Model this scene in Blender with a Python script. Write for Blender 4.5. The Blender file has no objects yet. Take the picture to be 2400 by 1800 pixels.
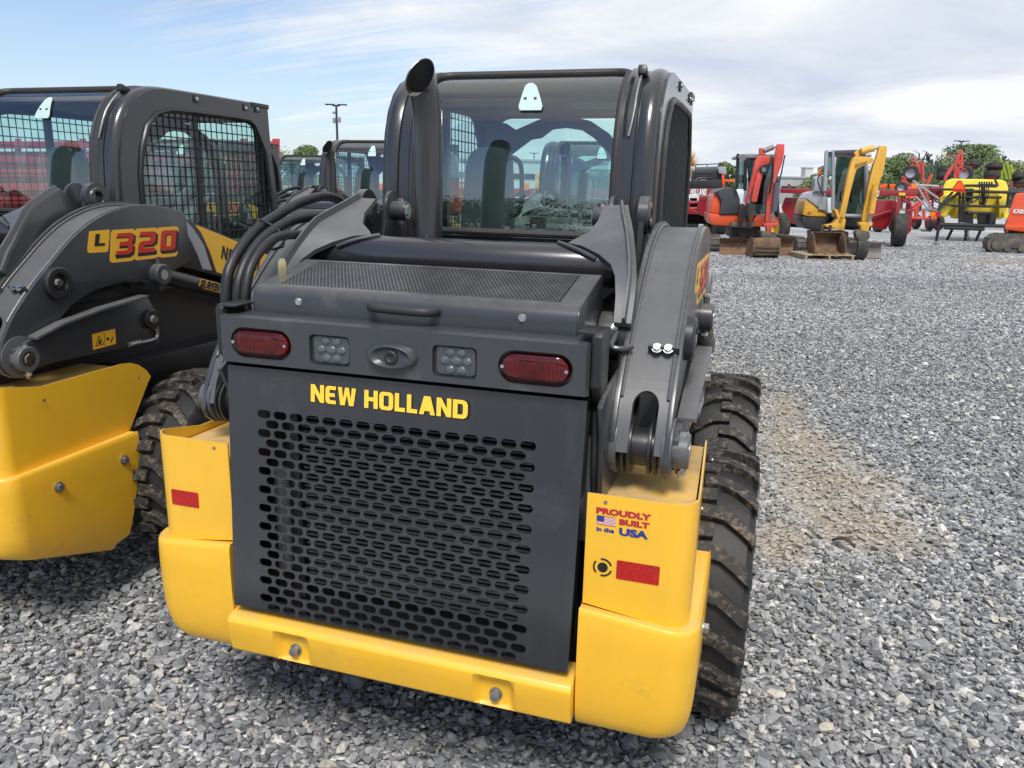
import bpy, bmesh, math, random
import numpy as np
from mathutils import Vector, Matrix, Euler
R = math.radians
random.seed(7); rng = np.random.default_rng(7)
scene = bpy.context.scene
col = scene.collection

# ------------------------------------------------------------------ camera
YAW, PITCH, ROLL, FPX = R(-17.194), R(14.195), R(1.255), 1817.65
CAM = Vector((0.793, -1.60, 1.62))
_f = Vector((math.sin(YAW)*math.cos(PITCH), math.cos(YAW)*math.cos(PITCH), -math.sin(PITCH)))
_r0 = Vector((math.cos(YAW), -math.sin(YAW), 0)); _u0 = _r0.cross(_f)
_r = _r0*math.cos(ROLL) + _u0*math.sin(ROLL); _u = -_r0*math.sin(ROLL) + _u0*math.cos(ROLL)
cd = bpy.data.cameras.new('camera'); cam = bpy.data.objects.new('camera', cd); col.objects.link(cam)
cd.sensor_fit = 'HORIZONTAL'; cd.sensor_width = 36; cd.lens = 36*FPX/2400; cd.clip_start = .05; cd.clip_end = 3000
cam.matrix_world = Matrix(((_r.x,_u.x,-_f.x,CAM.x),(_r.y,_u.y,-_f.y,CAM.y),(_r.z,_u.z,-_f.z,CAM.z),(0,0,0,1)))
scene.camera = cam
HF = Vector((_f.x,_f.y,0)).normalized(); HR = Vector((HF.y,-HF.x,0))
DS = 1.62/1.52
def at(px, py, D):
    "photo pixel (2400x1800) -> point at horizontal distance D ahead of the camera"
    d = _f*FPX + _r*(px-1200) - _u*(py-900)
    return CAM + d*(D*DS/d.dot(HF))
def gnd(px, py, z=0.0):
    d = _f*FPX + _r*(px-1200) - _u*(py-900)
    return CAM + d*((z-CAM.z)/d.z)

# ------------------------------------------------------------------ world, sun, exposure
SUN_EL, SUN_AZ = R(56), R(168)          # azimuth measured from +Y towards +X
w = bpy.data.worlds.new('World'); scene.world = w; w.use_nodes = True
nt = w.node_tree; N = nt.nodes; Lk = nt.links; N.clear()
def nn(t, **k):
    n = N.new(t)
    for a, b in k.items(): setattr(n, a, b)
    return n
out = nn('ShaderNodeOutputWorld'); bg = nn('ShaderNodeBackground'); bg.inputs[1].default_value = 0.10
sky = nn('ShaderNodeTexSky', sky_type='NISHITA', sun_disc=False, sun_elevation=SUN_EL, sun_rotation=SUN_AZ)
sky.air_density = 1.0; sky.dust_density = .7; sky.ozone_density = 1.2
tc = nn('ShaderNodeTexCoord'); sep = nn('ShaderNodeSeparateXYZ'); Lk.new(tc.outputs['Generated'], sep.inputs[0])
def mth(op, a, b=None, clamp=False):
    n = nn('ShaderNodeMath', operation=op, use_clamp=clamp)
    for i, x in enumerate((a, b)):
        if x is None: continue
        if isinstance(x, (int, float)): n.inputs[i].default_value = x
        else: Lk.new(x, n.inputs[i])
    return n.outputs[0]
zz = mth('ADD', mth('MAXIMUM', sep.outputs[2], 0.0), .16)
cx = mth('DIVIDE', sep.outputs[0], zz); cy = mth('DIVIDE', sep.outputs[1], zz)
cmb = nn('ShaderNodeCombineXYZ'); Lk.new(cx, cmb.inputs[0]); Lk.new(cy, cmb.inputs[1])
def noise(scale, detail, rough, dist, rot=0, sc=(1,1,1), loc=(0,0,0)):
    mp = nn('ShaderNodeMapping'); mp.inputs['Rotation'].default_value = (0,0,rot); mp.inputs['Scale'].default_value = sc
    mp.inputs['Location'].default_value = loc
    Lk.new(cmb.outputs[0], mp.inputs[0])
    t = nn('ShaderNodeTexNoise'); t.inputs['Scale'].default_value = scale; t.inputs['Detail'].default_value = detail
    t.inputs['Roughness'].default_value = rough; t.inputs['Distortion'].default_value = dist
    Lk.new(mp.outputs[0], t.inputs['Vector']); return t.outputs[0]
def ramp(x, stops):
    n = nn('ShaderNodeValToRGB'); e = n.color_ramp.elements
    while len(e) < len(stops): e.new(.5)
    for k, (p, c) in zip(e, stops): k.position = p; k.color = (*c, 1) if len(c) == 3 else c
    Lk.new(x, n.inputs[0]); return n.outputs[0]
# thin high cloud over most of the sky, breaking up towards the left of the view
dirv = nn('ShaderNodeVectorMath', operation='DOT_PRODUCT'); Lk.new(tc.outputs['Generated'], dirv.inputs[0]); dirv.inputs[1].default_value = (.88, .36, .55)
cov = mth('ADD', mth('MULTIPLY', noise(.75, 7, .56, .7, R(25), (1, .55, 1), (3.1, .4, 0)), .55), mth('MULTIPLY', dirv.outputs['Value'], .75))
wisp = mth('MULTIPLY', mth('SUBTRACT', noise(1.5, 8, .60, 1.0, R(62), (.30, 2.4, 1), (1.3, 5.2, 0)), .5), .80)
mask = ramp(mth('ADD', cov, wisp), [(.15, (0,0,0)), (.27, (.55,.55,.55)), (.42, (1,1,1))])
tone = ramp(noise(1.0, 8, .56, .5, R(18), (.8, 1.15, 1), (7.7, 2.2, 0)), [(.33, (4.3, 4.75, 5.6)), (.46, (5.3, 5.65, 6.2)), (.60, (6.6, 6.7, 6.8))])
mx = nn('ShaderNodeMix', data_type='RGBA'); Lk.new(mask, mx.inputs['Factor']); Lk.new(tone, mx.inputs['B'])
sk2 = nn('ShaderNodeMix', data_type='RGBA', blend_type='MULTIPLY'); sk2.inputs['Factor'].default_value = 1
Lk.new(sky.outputs[0], sk2.inputs['A']); sk2.inputs['B'].default_value = (.98, 1.0, 1.08, 1)
hz = nn('ShaderNodeMix', data_type='RGBA'); Lk.new(ramp(sep.outputs[2], [(.0, (.8,.8,.8)), (.06, (.4,.4,.4)), (.24, (0,0,0))]), hz.inputs['Factor'])
Lk.new(sk2.outputs['Result'], hz.inputs['A']); hz.inputs['B'].default_value = (4.4, 5.1, 5.8, 1)
Lk.new(hz.outputs['Result'], mx.inputs['A'])
Lk.new(mx.outputs['Result'], bg.inputs[0]); Lk.new(bg.outputs[0], out.inputs[0])
sl = bpy.data.lights.new('sun', 'SUN'); sl.energy = 2.5; sl.angle = R(20); sl.color = (1, .965, .91)
sun = bpy.data.objects.new('sun', sl); col.objects.link(sun)
_sd = Vector((math.sin(SUN_AZ)*math.cos(SUN_EL), math.cos(SUN_AZ)*math.cos(SUN_EL), math.sin(SUN_EL)))
sun.rotation_euler = (-_sd).to_track_quat('-Z', 'Y').to_euler(); sun.location = (0, 0, 30)
vs = scene.view_settings; vs.view_transform = 'Standard'; vs.look = 'None'; vs.gamma = 1; vs.exposure = 0.58
vs.use_curve_mapping = False
scene.render.engine = 'CYCLES'; scene.cycles.max_bounces = 10; scene.cycles.transparent_max_bounces = 24

# ------------------------------------------------------------------ materials
MATS = {}
def mat(name, c=(.5,.5,.5), rough=.5, metal=0.0, coat=0.0, var=.0, vscale=6, bump=0.0, bscale=40, dirt=None, dscale=5, dlo=.52, dhi=.72, spec=.5, rvar=.0, dust=0.0, streak=None, skk=.5):
    if name in MATS: return MATS[name]
    m = bpy.data.materials.new(name); m.use_nodes = True; t = m.node_tree; P = t.nodes['Principled BSDF']
    P.inputs['Base Color'].default_value = (*c, 1); P.inputs['Roughness'].default_value = rough
    P.inputs['Metallic'].default_value = metal; P.inputs['Coat Weight'].default_value = coat
    P.inputs['Coat Roughness'].default_value = .12; P.inputs['Specular IOR Level'].default_value = spec
    def no(ty): return t.nodes.new(ty)
    co = no('ShaderNodeTexCoord').outputs['Object']
    def nz(s, d=6, r=.6):
        n = no('ShaderNodeTexNoise'); n.inputs['Scale'].default_value = s; n.inputs['Detail'].default_value = d; n.inputs['Roughness'].default_value = r
        t.links.new(co, n.inputs['Vector']); return n.outputs[0]
    cur = None
    if var:
        r_ = no('ShaderNodeValToRGB'); t.links.new(nz(vscale), r_.inputs[0])
        r_.color_ramp.elements[0].position = .3; r_.color_ramp.elements[1].position = .7
        r_.color_ramp.elements[0].color = (*[x*(1-var) for x in c], 1); r_.color_ramp.elements[1].color = (*[min(1, x*(1+var)) for x in c], 1)
        cur = r_.outputs[0]
    if dirt:
        k = no('ShaderNodeValToRGB'); t.links.new(nz(dscale, 9, .68), k.inputs[0])
        k.color_ramp.elements[0].position = dlo; k.color_ramp.elements[1].position = dhi
        mxn = no('ShaderNodeMix'); mxn.data_type = 'RGBA'; t.links.new(k.outputs[0], mxn.inputs['Factor'])
        if cur: t.links.new(cur, mxn.inputs['A'])
        else: mxn.inputs['A'].default_value = (*c, 1)
        mxn.inputs['B'].default_value = (*dirt, 1); cur = mxn.outputs['Result']
        if rvar:
            rr = no('ShaderNodeMapRange'); t.links.new(k.outputs[0], rr.inputs[0]); rr.inputs[3].default_value = rough; rr.inputs[4].default_value = min(1, rough+rvar)
            t.links.new(rr.outputs[0], P.inputs['Roughness'])
    elif rvar:
        rr = no('ShaderNodeMapRange'); t.links.new(nz(vscale*1.7, 7), rr.inputs[0]); rr.inputs[1].default_value = .3; rr.inputs[2].default_value = .7
        rr.inputs[3].default_value = rough; rr.inputs[4].default_value = min(1, rough+rvar); t.links.new(rr.outputs[0], P.inputs['Roughness'])
    if streak:          # runs of dirty water dried on upright sheet metal
        mp = no('ShaderNodeMapping'); mp.inputs['Scale'].default_value = (26,26,1.3); t.links.new(co, mp.inputs[0])
        n_ = no('ShaderNodeTexNoise'); n_.inputs['Scale'].default_value = 1.0; n_.inputs['Detail'].default_value = 6; t.links.new(mp.outputs[0], n_.inputs['Vector'])
        k = no('ShaderNodeMapRange'); k.inputs[1].default_value = .52; k.inputs[2].default_value = .78; k.inputs[4].default_value = skk; t.links.new(n_.outputs[0], k.inputs[0])
        mxn = no('ShaderNodeMix'); mxn.data_type = 'RGBA'; t.links.new(k.outputs[0], mxn.inputs['Factor'])
        if cur: t.links.new(cur, mxn.inputs['A'])
        else: mxn.inputs['A'].default_value = (*c, 1)
        mxn.inputs['B'].default_value = (*streak, 1); cur = mxn.outputs['Result']
    if dust:            # pale grit lying on upward faces
        ge = no('ShaderNodeNewGeometry'); sx_ = no('ShaderNodeSeparateXYZ'); t.links.new(ge.outputs['Normal'], sx_.inputs[0])
        k = no('ShaderNodeMapRange'); k.inputs[1].default_value = .35; k.inputs[2].default_value = .98; k.inputs[4].default_value = dust; t.links.new(sx_.outputs[2], k.inputs[0])
        k2 = no('ShaderNodeMapRange'); k2.inputs[1].default_value = .38; k2.inputs[2].default_value = .66; k2.inputs[3].default_value = .25; t.links.new(nz(14, 8, .7), k2.inputs[0])
        ml = no('ShaderNodeMath'); ml.operation = 'MULTIPLY'; t.links.new(k.outputs[0], ml.inputs[0]); t.links.new(k2.outputs[0], ml.inputs[1])
        mxn = no('ShaderNodeMix'); mxn.data_type = 'RGBA'; t.links.new(ml.outputs[0], mxn.inputs['Factor'])
        if cur: t.links.new(cur, mxn.inputs['A'])
        else: mxn.inputs['A'].default_value = (*c, 1)
        mxn.inputs['B'].default_value = (.33,.30,.26,1); cur = mxn.outputs['Result']
    if cur: t.links.new(cur, P.inputs['Base Color'])
    if bump:
        b = no('ShaderNodeBump'); b.inputs['Strength'].default_value = bump; b.inputs['Distance'].default_value = .01
        t.links.new(nz(bscale, 4), b.inputs['Height']); t.links.new(b.outputs[0], P.inputs['Normal'])
    MATS[name] = m; return m
def glassmat(name, tint, refl=1.0, rough=0.0, f0=.075):
    m = bpy.data.materials.new(name); m.use_nodes = True; t = m.node_tree; t.nodes.clear()
    o = t.nodes.new('ShaderNodeOutputMaterial'); tr = t.nodes.new('ShaderNodeBsdfTransparent'); tr.inputs[0].default_value = (*tint, 1)
    gl = t.nodes.new('ShaderNodeBsdfGlossy'); gl.inputs['Roughness'].default_value = rough; gl.inputs[0].default_value = (refl, refl, refl, 1)
    ge = t.nodes.new('ShaderNodeNewGeometry'); dt = t.nodes.new('ShaderNodeVectorMath'); dt.operation = 'DOT_PRODUCT'; t.links.new(ge.outputs['Normal'], dt.inputs[0]); t.links.new(ge.outputs['Incoming'], dt.inputs[1])
    def mt(op, a, b=None):
        n = t.nodes.new('ShaderNodeMath'); n.operation = op
        for i, x in enumerate((a, b)):
            if x is None: continue
            if isinstance(x, (int, float)): n.inputs[i].default_value = x
            else: t.links.new(x, n.inputs[i])
        return n.outputs[0]
    k5 = mt('POWER', mt('SUBTRACT', 1.0, mt('ABSOLUTE', dt.outputs['Value'])), 5.0)
    fac = mt('ADD', mt('MULTIPLY', k5, .92), f0)      # Schlick, both sides alike
    mxs = t.nodes.new('ShaderNodeMixShader'); t.links.new(fac, mxs.inputs[0]); t.links.new(tr.outputs[0], mxs.inputs[1]); t.links.new(gl.outputs[0], mxs.inputs[2])
    t.links.new(mxs.outputs[0], o.inputs[0]); MATS[name] = m; return m
GREY = mat('grey_paint', (.036,.038,.043), .34, 0, .2, .10, 3, .015, 60, (.13,.13,.125), 4, .56, .85, rvar=.15, dust=.22)
GREYL = mat('grey_paint_skylit', (.080,.083,.090), .42, 0, .0, .08, 3, .012, 50, (.17,.17,.165), 5, .60, .9, rvar=.15, dust=.15, streak=(.12,.12,.118), skk=.08)  # same grey as the side plates, paled for sky light on the arm covers
PANEL = mat('panel_paint', (.020,.022,.026), .14, 0, .8, .08, 4, .010, 9, (.060,.062,.063), 3.2, .55, .85, rvar=.15, streak=(.055,.055,.056), skk=.22)
CABG = mat('cab_paint', (.026,.025,.028), .26, 0, .4, .08, 3, .01, 60)
BLACK = mat('black_paint', (.016,.016,.018), .42, 0, .1, .15, 6)
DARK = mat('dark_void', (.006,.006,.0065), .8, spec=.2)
PLAST = mat('black_plastic', (.020,.020,.021), .55, 0, 0, .15, 20, .05, 200)
BARPL = mat('lightbar_plastic', (.043,.047,.050), .33, 0, .15, .06, 5, .015, 90, (.11,.115,.115), 8, .58, .85)
RUBSEAL = mat('seal_rubber', (.030,.025,.022), .55, 0, 0, .15, 10)
HOSE = mat('hose_rubber', (.014,.014,.015), .45, 0, 0, .2, 25, .06, 160, (.045,.044,.042), 12, .60, .88)
YEL = mat('yellow_paint', (.84,.465,.026), .33, 0, .35, .05, 2.5, .012, 40, (.62,.36,.05), 7, .62, .9, rvar=.2, dust=.5, streak=(.66,.39,.06), skk=.14)
YELD = mat('yellow_dusty', (.82,.48,.06), .5, 0, .1, .08, 4, .03, 60, (.33,.24,.13), 6, .46, .74, rvar=.2, dust=.6)
YSCUFF = mat('yellow_bumper', (.84,.46,.026), .40, 0, .2, .06, 3, .03, 30, (.50,.31,.07), 9, .62, .84, rvar=.25, dust=.35, streak=(.60,.37,.06), skk=.16)
YTXT = mat('yellow_print', (.95,.60,.05), .4)
ZINC = mat('zinc', (.62,.62,.60), .28, 1, 0, .15, 30)
ZINCY = mat('yellow_zinc', (.55,.50,.30), .35, .8, 0, .15, 30)
STEEL = mat('dull_steel', (.30,.30,.31), .42, .8, 0, .2, 30)
TYRE = mat('tyre_rubber', (.016,.016,.017), .6, 0, 0, .25, 9, .12, 60, (.045,.041,.036), 11, .56, .8, rvar=.25)
TREAD = mat('tread_rubber', (.019,.0185,.018), .70, 0, 0, .3, 14, .35, 70, (.150,.125,.095), 42, .50, .64, rvar=.2)
FIN = mat('radiator_fin', (.085,.085,.084), .5, .3, 0, .3, 60, .3, 300)
SEAT = mat('seat_vinyl', (.045,.047,.052), .5, 0, 0, .2, 8, .06, 60)
GLASS = glassmat('tinted_glass', (.74,.93,.88), f0=.14); GLASS2 = glassmat('side_glass', (.74,.90,.88))
WHITE = mat('white_print', (.75,.78,.78), .4); STICK = mat('glass_sticker', (.42,.55,.53), .5)
REDP = mat('red_print', (.42,.015,.03), .4); BLUEP = mat('blue_print', (.02,.04,.22), .4); INK = mat('black_ink', (.012,.012,.012), .4)
DKRED = mat('decal_red', (.55,.025,.012), .35); GREYD = mat('decal_grey', (.30,.31,.33), .35); YDEC = mat('decal_yellow', (.82,.44,.03), .35)
LENS = glassmat('tail_lens', (.62,.008,.016), f0=.05); BOWL = mat('lamp_bowl', (.50,.46,.46), .2, .7)
def reflmat():
    m = bpy.data.materials.new('red_reflector'); m.use_nodes = True; t = m.node_tree; P = t.nodes['Principled BSDF']; P.inputs['Roughness'].default_value = .4; P.inputs['Coat Weight'].default_value = .05
    c = t.nodes.new('ShaderNodeTexCoord'); v = t.nodes.new('ShaderNodeTexVoronoi'); v.inputs['Scale'].default_value = 190; t.links.new(c.outputs['Object'], v.inputs['Vector'])
    r_ = t.nodes.new('ShaderNodeValToRGB'); r_.color_ramp.elements[0].color = (.20,.002,.002,1); r_.color_ramp.elements[1].color = (.46,.010,.006,1); r_.color_ramp.elements[1].position = .6
    t.links.new(v.outputs['Distance'], r_.inputs[0]); t.links.new(r_.outputs[0], P.inputs['Base Color']); return m
REFL = reflmat()
CLEAR = mat('clear_lens', (.13,.135,.14), .06, 0, .8); CHROME = mat('reflector_chrome', (.15,.155,.16), .25, .6)

# ------------------------------------------------------------------ mesh helpers
def lerp(a, b, t): return a + (b-a)*t
SPLIT = {'radiator_tank','lens_screw','screw','bumper_bolt','corner_bolt','bolt_dish','guard_rivet','pivot_disc','boss_bolt','window_corner','sticker_mark','guard_bracket','bracket_bolt','clamp_bolt','led_lens','lug_bolt','pin_bolt','under_guard','arm_side_plate'}
class MB:
    def __init__(s): s.v = []; s.f = []
    def add(s, vs_, fs_):
        o = len(s.v); s.v += [tuple(x) for x in vs_]; s.f += [tuple(i+o for i in f) for f in fs_]; return s
    def box(s, c, d, rot=None):
        hx, hy, hz = d[0]/2, d[1]/2, d[2]/2; c = Vector(c)
        vs_ = [Vector((x, y, z)) for x in (-hx, hx) for y in (-hy, hy) for z in (-hz, hz)]
        if rot is not None:
            M = rot if isinstance(rot, Matrix) else Euler(rot).to_matrix()
            vs_ = [M @ v for v in vs_]
        return s.add([v+c for v in vs_], [(0,1,3,2),(4,6,7,5),(0,4,5,1),(2,3,7,6),(0,2,6,4),(1,5,7,3)])
    def prism(s, poly, axis, a, b):
        "poly in the two remaining axes (x:(y,z) y:(x,z) z:(x,y)) extruded along axis from a to b"
        n = len(poly)
        ar = sum(poly[i][0]*poly[(i+1)%n][1]-poly[(i+1)%n][0]*poly[i][1] for i in range(n))
        def P(p, h): return {'x': (h, p[0], p[1]), 'y': (p[0], h, p[1]), 'z': (p[0], p[1], h)}[axis]
        vs_ = [P(p, a) for p in poly] + [P(p, b) for p in poly]
        fl = (ar > 0) ^ (axis == 'y') ^ (b < a)
        lo, hi = list(range(n)), list(range(n, 2*n))
        fs_ = [tuple(reversed(lo)), tuple(hi)] + [(i, (i+1)%n, n+(i+1)%n, n+i) for i in range(n)]
        if not fl: fs_ = [tuple(reversed(q)) for q in fs_]
        return s.add(vs_, fs_)
    def cyl(s, p0, p1, r, r1=None, n=20, caps=True):
        return s.tube([p0, p1], r, n, caps, r1)
    def tube(s, path, r, n=10, caps=True, r1=None, radii=None):
        path = [Vector(p) for p in path]; m = len(path)
        T = [(path[min(i+1, m-1)]-path[max(i-1, 0)]).normalized() for i in range(m)]
        a = Vector((0,0,1)) if abs(T[0].z) < .9 else Vector((1,0,0))
        u = (a - T[0]*a.dot(T[0])).normalized(); vs_ = []; fs_ = []
        for i in range(m):
            if i: u = (u - T[i]*u.dot(T[i])).normalized()
            w_ = T[i].cross(u)
            rr = radii[i] if radii else (r if r1 is None else lerp(r, r1, i/(m-1)))
            vs_ += [path[i] + (u*math.cos(2*math.pi*k/n) + w_*math.sin(2*math.pi*k/n))*rr for k in range(n)]
        for i in range(m-1):
            for k in range(n):
                k2 = (k+1) % n; fs_.append((i*n+k, i*n+k2, (i+1)*n+k2, (i+1)*n+k))
        if caps: fs_ += [tuple(reversed(range(n))), tuple(range((m-1)*n, m*n))]
        return s.add(vs_, fs_)
    def lathe(s, prof, c, axis, n=32, closed=False):
        "prof [(radius, height along axis)]"
        c = Vector(c); ax = Vector(axis).normalized(); a = Vector((0,0,1)) if abs(ax.z) < .9 else Vector((1,0,0))
        u = (a-ax*a.dot(ax)).normalized(); w_ = ax.cross(u); m = len(prof); vs_ = []; fs_ = []
        for (rr, h) in prof:
            vs_ += [c + ax*h + (u*math.cos(2*math.pi*k/n)+w_*math.sin(2*math.pi*k/n))*rr for k in range(n)]
        for i in range(m if closed else m-1):
            j = (i+1) % m
            for k in range(n):
                k2 = (k+1) % n; fs_.append((i*n+k, i*n+k2, j*n+k2, j*n+k))
        return s.add(vs_, fs_)
    def ell(s, c, d, n=16, m=10, rot=None):
        vs_ = []; fs_ = []; c = Vector(c)
        for i in range(m+1):
            th = math.pi*i/m
            for k in range(n):
                ph = 2*math.pi*k/n; v = Vector((d[0]*math.sin(th)*math.cos(ph), d[1]*math.sin(th)*math.sin(ph), d[2]*math.cos(th)))
                if rot: v = Euler(rot).to_matrix() @ v
                vs_.append(c+v)
        for i in range(m):
            for k in range(n):
                fs_.append((i*n+k, (i+1)*n+k, (i+1)*n+(k+1)%n, i*n+(k+1)%n))
        return s.add(vs_, fs_)
    def loft(s, rings, closed=True, cap0=False, cap1=False):
        n = len(rings[0]); vs_ = [p for r_ in rings for p in r_]; fs_ = []
        for i in range(len(rings)-1):
            for k in range(n if closed else n-1):
                k2 = (k+1) % n; fs_.append((i*n+k, i*n+k2, (i+1)*n+k2, (i+1)*n+k))
        if cap0: fs_.append(tuple(reversed(range(n))))
        if cap1: fs_.append(tuple(range((len(rings)-1)*n, len(rings)*n)))
        return s.add(vs_, fs_)
    def xf(s, M):
        s.v = [tuple(M @ Vector(p)) for p in s.v]; return s
    def mirx(s):
        s.v = [(-x, y, z) for x, y, z in s.v]; s.f = [tuple(reversed(f)) for f in s.f]; return s
    def mesh(s, name, m, bevel=0, seg=2, ang=32, fixn=True):
        me = bpy.data.meshes.new(name); me.from_pydata(s.v, [], s.f)
        if bevel or fixn:
            bm = bmesh.new(); bm.from_mesh(me)
            if fixn: bmesh.ops.recalc_face_normals(bm, faces=bm.faces)
            if bevel:
                bm.edges.ensure_lookup_table()
                es = [e for e in bm.edges if len(e.link_faces) == 2 and e.calc_face_angle(0) > R(28)]
                bmesh.ops.bevel(bm, geom=es, offset=bevel, segments=seg, profile=.6, affect='EDGES', clamp_overlap=True)
            bm.to_mesh(me); bm.free()
        me.polygons.foreach_set('use_smooth', [True]*len(me.polygons)); me.set_sharp_from_angle(angle=R(ang))
        if m: me.materials.append(m)
        return me
    def pieces(s, gap=.0015):
        "connected pieces, those that touch kept together"
        par = list(range(len(s.v)))
        def fd(i):
            while par[i] != i: par[i] = par[par[i]]; i = par[i]
            return i
        for f in s.f:
            for j in f[1:]: par[fd(f[0])] = fd(j)
        grp = {}
        for f in s.f: grp.setdefault(fd(f[0]), []).append(f)
        L = []
        for fs_ in grp.values():
            P = np.array([s.v[i] for f in fs_ for i in f]); L.append([P.min(0)-gap, P.max(0)+gap, fs_])
        go_ = True
        while go_:
            go_ = False
            for i in range(len(L)):
                for j in range(i+1, len(L)):
                    if (L[i][0] <= L[j][1]).all() and (L[j][0] <= L[i][1]).all():
                        L[i] = [np.minimum(L[i][0],L[j][0]), np.maximum(L[i][1],L[j][1]), L[i][2]+L[j][2]]; L.pop(j); go_ = True; break
                if go_: break
        o = []
        for _, _, fs_ in L:
            ix = sorted({i for f in fs_ for i in f}); mp = {a: b for b, a in enumerate(ix)}; q = MB(); q.v = [s.v[i] for i in ix]; q.f = [tuple(mp[i] for i in f) for f in fs_]; o.append(q)
        return o
    def build(s, name, m, parent=None, **k):
        if name in SPLIT:
            for q in s.pieces(): r_ = link(name, q.mesh(name, m, **k), parent)
            return r_
        return link(name, s.mesh(name, m, **k), parent)
def link(name, me, parent=None):
    o = bpy.data.objects.new(name, me); col.objects.link(o)
    if parent: o.parent = parent
    return o
def thing(name, label, cat, loc=(0,0,0), rz=0, group=None):
    o = bpy.data.objects.new(name, None); o.empty_display_size = .2; col.objects.link(o)
    o.location = loc; o.rotation_euler = (0,0,rz); o['label'] = label; o['category'] = cat
    if group: o['group'] = group
    return o
def tag(o, label, cat, group=None):
    o['label'] = label; o['category'] = cat
    if group: o['group'] = group
    return o
def copy_tree(o, parent=None):
    c = o.copy(); col.objects.link(c); c.parent = parent
    for ch in list(o.children): copy_tree(ch, c)
    return c
def smooth_path(pts, k=6):
    "Catmull-Rom through the points"
    P = [Vector(p) for p in pts]; P = [P[0]*2-P[1]] + P + [P[-1]*2-P[-2]]; o = []
    for i in range(1, len(P)-2):
        for j in range(k):
            t = j/k; a, b, c, d = P[i-1], P[i], P[i+1], P[i+2]
            o.append(.5*((2*b) + (c-a)*t + (2*a-5*b+4*c-d)*t*t + (3*b-a-3*c+d)*t**3))
    return o + [P[-2]]
def rrect(x0, z0, x1, z1, r, n=5):
    o = []
    for cx_, cz_, a0 in ((x1-r, z1-r, 0), (x0+r, z1-r, 90), (x0+r, z0+r, 180), (x1-r, z0+r, 270)):
        for i in range(n+1):
            a = R(a0+90*i/n); o.append((cx_+r*math.cos(a), cz_+r*math.sin(a)))
    return o
def stadium(cx_, cz_, w_, h, n=6): return rrect(cx_-w_/2, cz_-h/2, cx_+w_/2, cz_+h/2, h/2-1e-5, n)
def circ(cx_, cz_, r, n=24, a0=0): return [(cx_+r*math.cos(2*math.pi*i/n+a0), cz_+r*math.sin(2*math.pi*i/n+a0)) for i in range(n)]
def castpoly(poly, c, ang):
    dx, dz = math.cos(ang), math.sin(ang); best = None; n = len(poly)
    for i in range(n):
        ax, az = poly[i][0]-c[0], poly[i][1]-c[1]; bx, bz = poly[(i+1)%n][0]-c[0], poly[(i+1)%n][1]-c[1]
        ex, ez = bx-ax, bz-az; den = dx*ez-dz*ex
        if abs(den) < 1e-14: continue
        t = (ax*ez-az*ex)/den; q = (ax*dz-az*dx)/den
        if t > 0 and -1e-7 <= q <= 1+1e-7 and (best is None or t < best): best = t
    return (c[0]+dx*best, c[1]+dz*best)
def ring_pts(outer, inner, n=24):
    "matched point lists around a star-shaped hole"
    c = (sum(p[0] for p in inner)/len(inner), sum(p[1] for p in inner)/len(inner))
    A = [2*math.pi*i/n for i in range(n)] + [math.atan2(p[1]-c[1], p[0]-c[0]) % (2*math.pi) for p in list(outer)+list(inner)]
    A = sorted(A); B = [A[0]]
    for a in A[1:]:
        if a-B[-1] > 2e-3: B.append(a)
    return [castpoly(outer, c, a) for a in B], [castpoly(inner, c, a) for a in B]
def ring_tile(mb, outer, inner, fn, depth, n=16, back=False, outerwall=False):
    "flat tile with a hole: fn(a,b,d) -> 3D point, d = depth behind the face"
    O, I = ring_pts(outer, inner, n); k = len(O)
    vs_ = [fn(*p, 0) for p in O]+[fn(*p, 0) for p in I]+[fn(*p, depth) for p in I]
    fs_ = [(i, (i+1)%k, k+(i+1)%k, k+i) for i in range(k)] + [(k+i, k+(i+1)%k, 2*k+(i+1)%k, 2*k+i) for i in range(k)]
    if back or outerwall:
        vs_ += [fn(*p, depth) for p in O]
        if back: fs_ += [(2*k+i, 2*k+(i+1)%k, 3*k+(i+1)%k, 3*k+i) for i in range(k)]
        if outerwall: fs_ += [(3*k+i, 3*k+(i+1)%k, (i+1)%k, i) for i in range(k)]
    mb.add(vs_, fs_)
def text_mb(txt, size, bold=.0, extrude=.0006, align='CENTER', shear=0, space=1.0):
    cu = bpy.data.curves.new('lettering', 'FONT'); cu.body = txt; cu.size = size; cu.offset = bold; cu.extrude = extrude; cu.align_x = align
    cu.align_y = 'CENTER'; cu.resolution_u = 3; cu.shear = shear; cu.space_character = space
    o = bpy.data.objects.new('lettering', cu); col.objects.link(o)
    dg = bpy.context.evaluated_depsgraph_get(); me = bpy.data.meshes.new_from_object(o.evaluated_get(dg))
    m = MB(); m.v = [tuple(v.co) for v in me.vertices]; m.f = [tuple(p.vertices) for p in me.polygons]
    bpy.data.objects.remove(o); bpy.data.curves.remove(cu); bpy.data.meshes.remove(me); return m
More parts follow.
